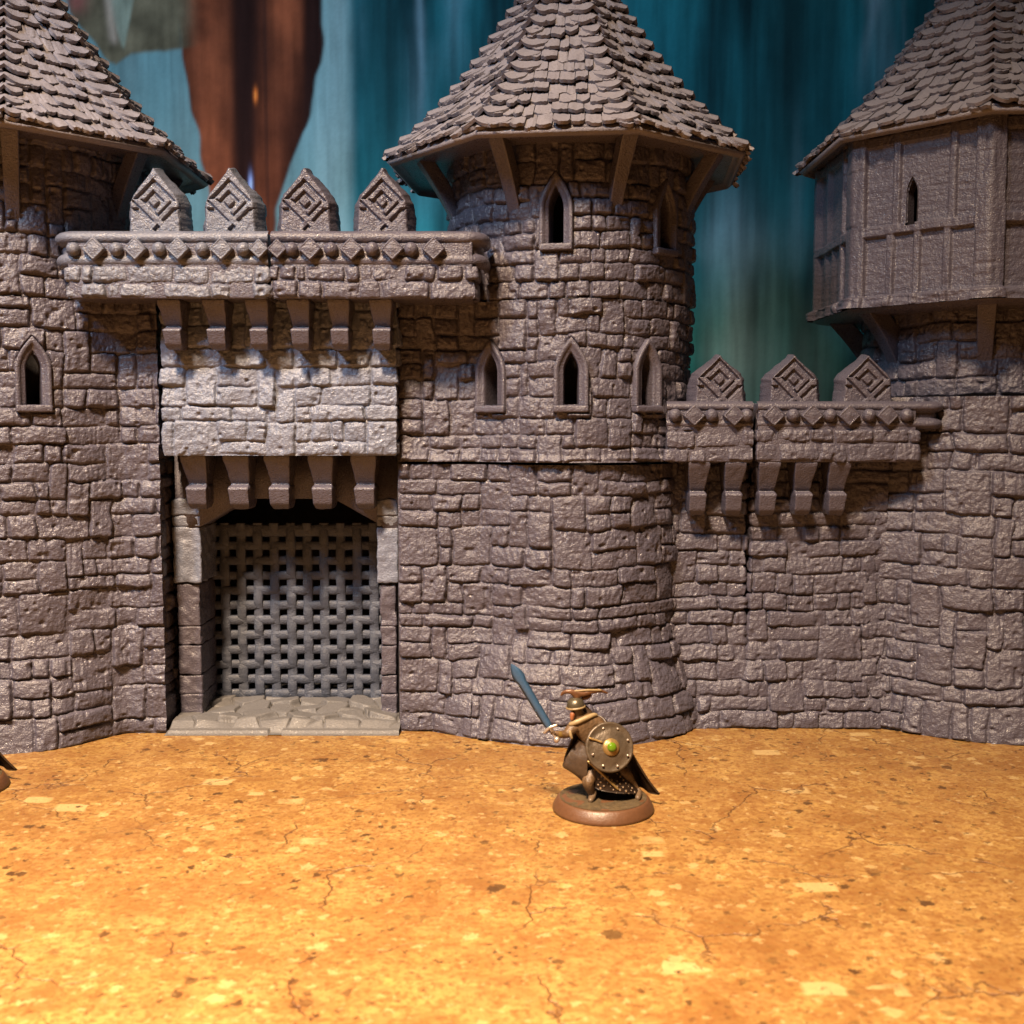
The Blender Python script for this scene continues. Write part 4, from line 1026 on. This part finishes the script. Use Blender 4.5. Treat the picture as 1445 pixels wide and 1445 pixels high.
    V, f = lathe([(.115, .09), (.11, .14), (.08, .175), (.04, .19), (.001, .193)], 32, tf); link('gem', V, f, M_GEM, sh)
    for a in range(8):
        c = tf @ Vector((.47 * math.cos(a * math.pi / 4 + .3), .47 * math.sin(a * math.pi / 4 + .3), 0)); V, f = sph(c, .032); link('rivet', V, f, M_SILVER, sh)
    c0 = [tf @ Vector((x_, y_, z_)) for x_, y_, z_ in ((-.52, .25, .0), (-.36, .19, .03), (-.2, .12, .07))]
    bb = [tuple(p) + (.028,) for p in c0]; skin('shield_band', bb, chain(bb), M_BRASS, sh, 1)
    # mail skirt
    a = np.linspace(-2.2, 2.2, 9); R_ = []
    for (z_, cx_, cy_, rx, ry) in ((1.40, -.14, .02, .30, .26), (1.15, -.05, .0, .40, .34), (.85, .08, -.02, .55, .42), (.55, .22, -.02, .64, .46)):
        R_.append([(cx_ + rx * math.sin(q_), cy_ - ry * math.cos(q_), z_ - .10 * max(0, math.sin(q_)) + .16 * max(0, -math.sin(q_)) + .05 * math.sin(q_ * 5)) for q_ in a])
    surf('mail_skirt', R_, M_MAIL, t, .035, .02)
    fold = [(-.44, -.36, 1.32, .03), (-.30, -.42, 1.24, .045), (-.10, -.46, 1.06, .045), (.10, -.48, .86, .04), (.34, -.46, .62, .03)]
    skin('sash', fold, chain(fold), M_BRASS, t, 1)
    # cloak, flaring to both sides
    surf('cloak', [[(-.66, .02, 2.22), (-.45, .20, 2.32), (-.20, .26, 2.30), (.02, .16, 2.24), (.12, .02, 2.12)],
                   [(-.78, -.02, 1.75), (-.50, .34, 1.80), (-.10, .46, 1.82), (.38, .34, 1.85), (.52, .02, 1.75)],
                   [(-1.02, -.12, 1.16), (-.58, .44, 1.18), (.0, .62, 1.15), (.70, .46, 1.20), (.86, .02, 1.15)],
                   [(-.60, -.05, .86), (-.42, .50, .66), (.10, .72, .56), (.86, .56, .62), (1.14, .12, .66)],
                   [(-.42, .05, .62), (-.30, .50, .40), (.20, .74, .37), (.98, .62, .36), (1.40, .18, .30)]], M_CLOAK, t, .05, .035)
    surf('cloak_flap', [[(-.60, -.05, 1.72), (-.50, -.20, 1.70), (-.40, -.28, 1.62)], [(-.85, -.15, 1.40), (-.64, -.30, 1.36), (-.40, -.38, 1.30)],
                        [(-1.02, -.16, 1.13), (-.72, -.30, 1.02), (-.42, -.38, .95)], [(-.62, -.05, .92), (-.52, -.2, .80), (-.42, -.3, .70)]], M_CLOAK, t, .04)
    # boots
    for bp in ([(-.27, -.25, .60, .11), (-.27, -.26, .42, .10), (-.33, -.42, .38, .085), (-.36, -.54, .36, .06)], [(.80, .02, .52, .11), (.86, .0, .42, .10), (.84, -.18, .38, .085), (.80, -.34, .36, .06)]):
        skin('boot', bp, chain(bp), plain('boot_tan', (.15, .10, .06), .5, .1, .3), t, 2)
    return t
M_BRONZE = plain('helmet_bronze', (.12, .10, .065), .35, .5, .35)
M_BRASS = plain('brass_trim', (.38, .25, .09), .38, .5, .35)
t = warrior()
yb = 26.45; t.location = (X(851, yb, 1137) * 1.0, yb, 0)
bx_ = W(851, 1137, yb)[0]; t.location.x = bx_
def copy_tree(o, parent=None):
    c = o.copy(); COL.objects.link(c); c.parent = parent
    for ch in list(o.children): copy_tree(ch, c)
    return c
c = copy_tree(t); yb2 = 27.9
c.location = (W(-61, 1097, yb2)[0], yb2, 0); c.rotation_euler.z = math.radians(20)
c['label'] = 'figurine beyond the left edge with only its brown base rim showing'
c['group'] = t['group'] = 'painted warrior miniatures on the cork table'
